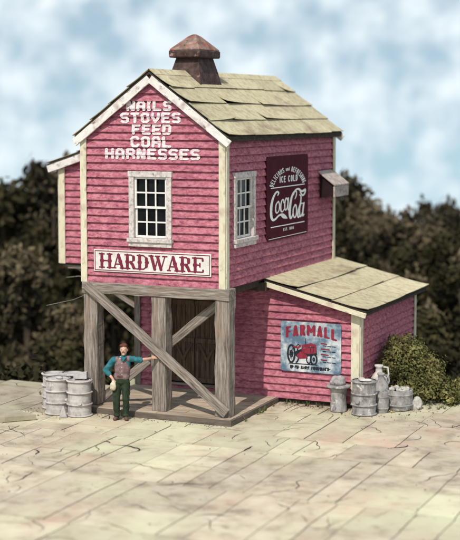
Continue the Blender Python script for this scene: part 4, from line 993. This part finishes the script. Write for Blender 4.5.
# the visible front rank
TR = [  # x, y, top z, width factor, kind, label
 (-17.2, 17.6, 5.2, 1.15, 0, 'dark tree at the far left edge behind the drums'),
 (-15.2, 18.2, 5.75, 1.05, 3, 'rounded dark tree rising highest at the far left of the picture'),
 (-13.2, 20.8, 4.9, 1.0, 1, 'dark leafy tree just left of the lean-to'),
 (-13.2, 13.0, 2.6, .9, 2, 'low brownish tree on the bank behind the drums'),
 (-10.4, 14.0, 2.2, .9, 4, 'low dark tree seen between the drums and the left post'),
 (-8.6, 16.0, 1.9, .8, 1, 'dark tree seen through the open porch frame'),
 (-5.6, 22.6, 5.0, 1.1, 3, 'pale brown tree beside the top right corner of the tower'),
 (-3.9, 23.2, 4.1, 1.05, 2, 'brown leafy tree above the shed roof'),
 (-2.5, 23.8, 3.6, 1.05, 3, 'pale brown tree above the outer end of the shed roof'),
 (-.9, 24.3, 3.6, 1.05, 0, 'dark green tree at the far right edge of the picture'),
 (1.2, 16.4, 2.3, .95, 1, 'low dark tree behind the shed corner'),
 (3.4, 17.0, 1.6, .8, 4, 'low dark tree on the bank behind the leafy bush'),
 (1.4, 24.0, 3.3, 1.0, 2, 'brown tree just beyond the right edge')]
for i, (x, y, zt, wf, k, lb) in enumerate(TR):
    z0 = terr(x, y) - .2; h = (zt - z0) / 10.0
    make_tree(k, (x, y, z0), (wf, wf, h), i * 1.3, lb)
rr = random.Random(12)
back = [(-24, 22), (-20.5, 26), (-19, 31), (-16, 30), (-11, 29), (-9, 26), (-6, 27), (-11, 19), (-5.5, 20), (-3.5, 30), (0.5, 31), (3, 32), (6.5, 30), (9.5, 26), (-21, 16), (9, 20)]
for i, (x, y) in enumerate(back):
    z0 = terr(x, y) - .2; d = math.hypot(x - 12.1, y + 27); zt = 6.73 - .047 * d + rr.uniform(-.7, .1) - (1.0 if x > -3 else 0)
    make_tree((i * 2) % 5, (x, y, z0), (1.0, 1.0, (zt - z0) / 10), i * 2.1, 'dark tree in the rear rank of the wood, merging with its neighbours')
for i in range(27):
    x = -27 + 1.45 * i; y = 20 + .13 * x + rr.uniform(-1, 1); z0 = terr(x, y) - .2; zt = rr.uniform(2.8, 3.7) - (.4 if x > -4 else 0)
    make_tree((i * 3) % 5, (x, y, z0), (.8, .8, (zt - z0) / 10), i * 1.7, 'dark tree in the rear rank of the wood, merging with its neighbours')
# undergrowth covering the bank
b = MB(); rnd = random.Random(77); cl = []
for k in range(230):
    x = rnd.uniform(-24, 12); d = rnd.uniform(.7, 11); y = edge_y(x) + d
    if -4.4 < x < 3.3: y = max(y, 7.5 + d)
    s = rnd.uniform(.5, 1.1); z = terr(x, y) + s * .3
    cl.append(((x, y, z), (s, s, s * .8), rnd.choice([.6, .8, 1, 1.3])))
foliage(b, cl, 30000, .13, rnd, .4)
tag(b.build('undergrowth', M['leaf_dark']), 'dark tangled undergrowth covering the bank', 'undergrowth', kind='stuff')

# leafy bush by the shed
bu = empty('bush', (3.1, 3.75, 0)); tag(bu, 'dense olive green bush against the side of the pink shed', 'bush')
b = MB(); rnd = random.Random(15); cl = []
for (x, y, z, s) in [(-.45, -.1, .85, .42), (-.35, .3, 1.15, .38), (-.1, .0, .75, .42), (.2, .1, .55, .42), (.5, .15, .42, .40), (.75, .2, .30, .30), (.3, .5, .75, .42), (-.2, .5, 1.0, .45), (-.5, .0, .45, .40), (0, -.25, .40, .36), (.4, -.15, .32, .32), (.85, .35, .35, .30), (-.05, .2, 1.1, .30), (.9, .05, .2, .2)]:
    cl.append(((x, y, z), (s, s, s * .9), 1))
    for _ in range(5):
        d = Vector((rnd.gauss(0, 1), rnd.gauss(0, 1), rnd.gauss(0, .8))).normalized() * s * .85; q = rnd.uniform(.10, .20)
        cl.append(((x + d.x, y + d.y, max(.1, z + d.z)), (q, q, q), rnd.choice([.6, .8, 1.1, 1.4])))
foliage(b, cl, 15000, .040, rnd, .5); b.build('foliage', M['leaf_bush'], bu)
b = MB()
for (x, y, z, s) in [(-.4, -.1, 1.1, 0), (-.2, .4, 1.2, 0), (.3, .2, .8, 0), (.6, .1, .55, 0), (0, 0, .9, 0), (.2, -.2, .5, 0)]: b.tube([(0, .1, -.02), (x * .5, y * .5, z * .5), (x, y, z)], [.03, .02, .008], 6)
b.build('stem', M['bark'], bu)

# grit, pebbles and weeds caught along the joints and walls
b = MB(); rnd = random.Random(31)
def spot():
    q = rnd.random()
    if q < .35: return rnd.uniform(.4, 2.1), Y1 - .12 - abs(rnd.gauss(0, .16))
    if q < .5: return rnd.uniform(-4.6, -3.5), rnd.uniform(-1.1, .8)
    if q < .62: return rnd.uniform(-3.4, .4), -.34 - abs(rnd.gauss(0, .12))
    if q < .75: return rnd.uniform(1.6, 4.0), rnd.uniform(1.7, 3.2)
    return rnd.uniform(-7, 6.5), rnd.uniform(-8, 1.5)
for k in range(900):
    x, y = spot(); s_ = rnd.uniform(.004, .013) * (1 if k % 9 else 1.7); b.ball((x, y, .006 + s_ * .3), (s_ * rnd.uniform(.8, 1.5), s_, s_ * .7), 6, 4)
M['grit'] = mat('grit_stone', [(.08, .06, .045), (.34, .28, .21)], (1, 1, 1), 4, 3, 1, 0)
tag(b.build('grit', M['grit']), 'loose grit and pebbles scattered over the paving', 'grit', kind='stuff')
M['weed'] = mat('weed_leaves', [(.06, .07, .025), (.17, .17, .06)], (1, 1, 1), 8, 3, .9, 0)
b = MB()
for k in range(42):
    x, y = (rnd.uniform(.5, 1.6), Y1 - .13 - rnd.random() * .05) if k < 9 else (rnd.uniform(-5.5, -3.7), rnd.uniform(.3, 1.7)) if k < 22 else (rnd.uniform(2.5, 4.1), rnd.uniform(2.9, 3.5)) if k < 34 else (.36 + rnd.random() * .03, rnd.uniform(.2, 2.2))
    for _ in range(9):
        a = rnd.uniform(0, 6.28); h = rnd.uniform(.04, .13); l = rnd.uniform(.02, .07); c, q = math.cos(a), math.sin(a)
        b.quad([(x - q * .008, y + c * .008, 0), (x + q * .008, y - c * .008, 0), (x + c * l + q * .006, y + q * l - c * .006, h * .7), (x + c * l * 1.6, y + q * l * 1.6, h)])
tag(b.build('weeds', M['weed']), 'small weeds growing from the joints by the walls', 'weeds', kind='stuff')
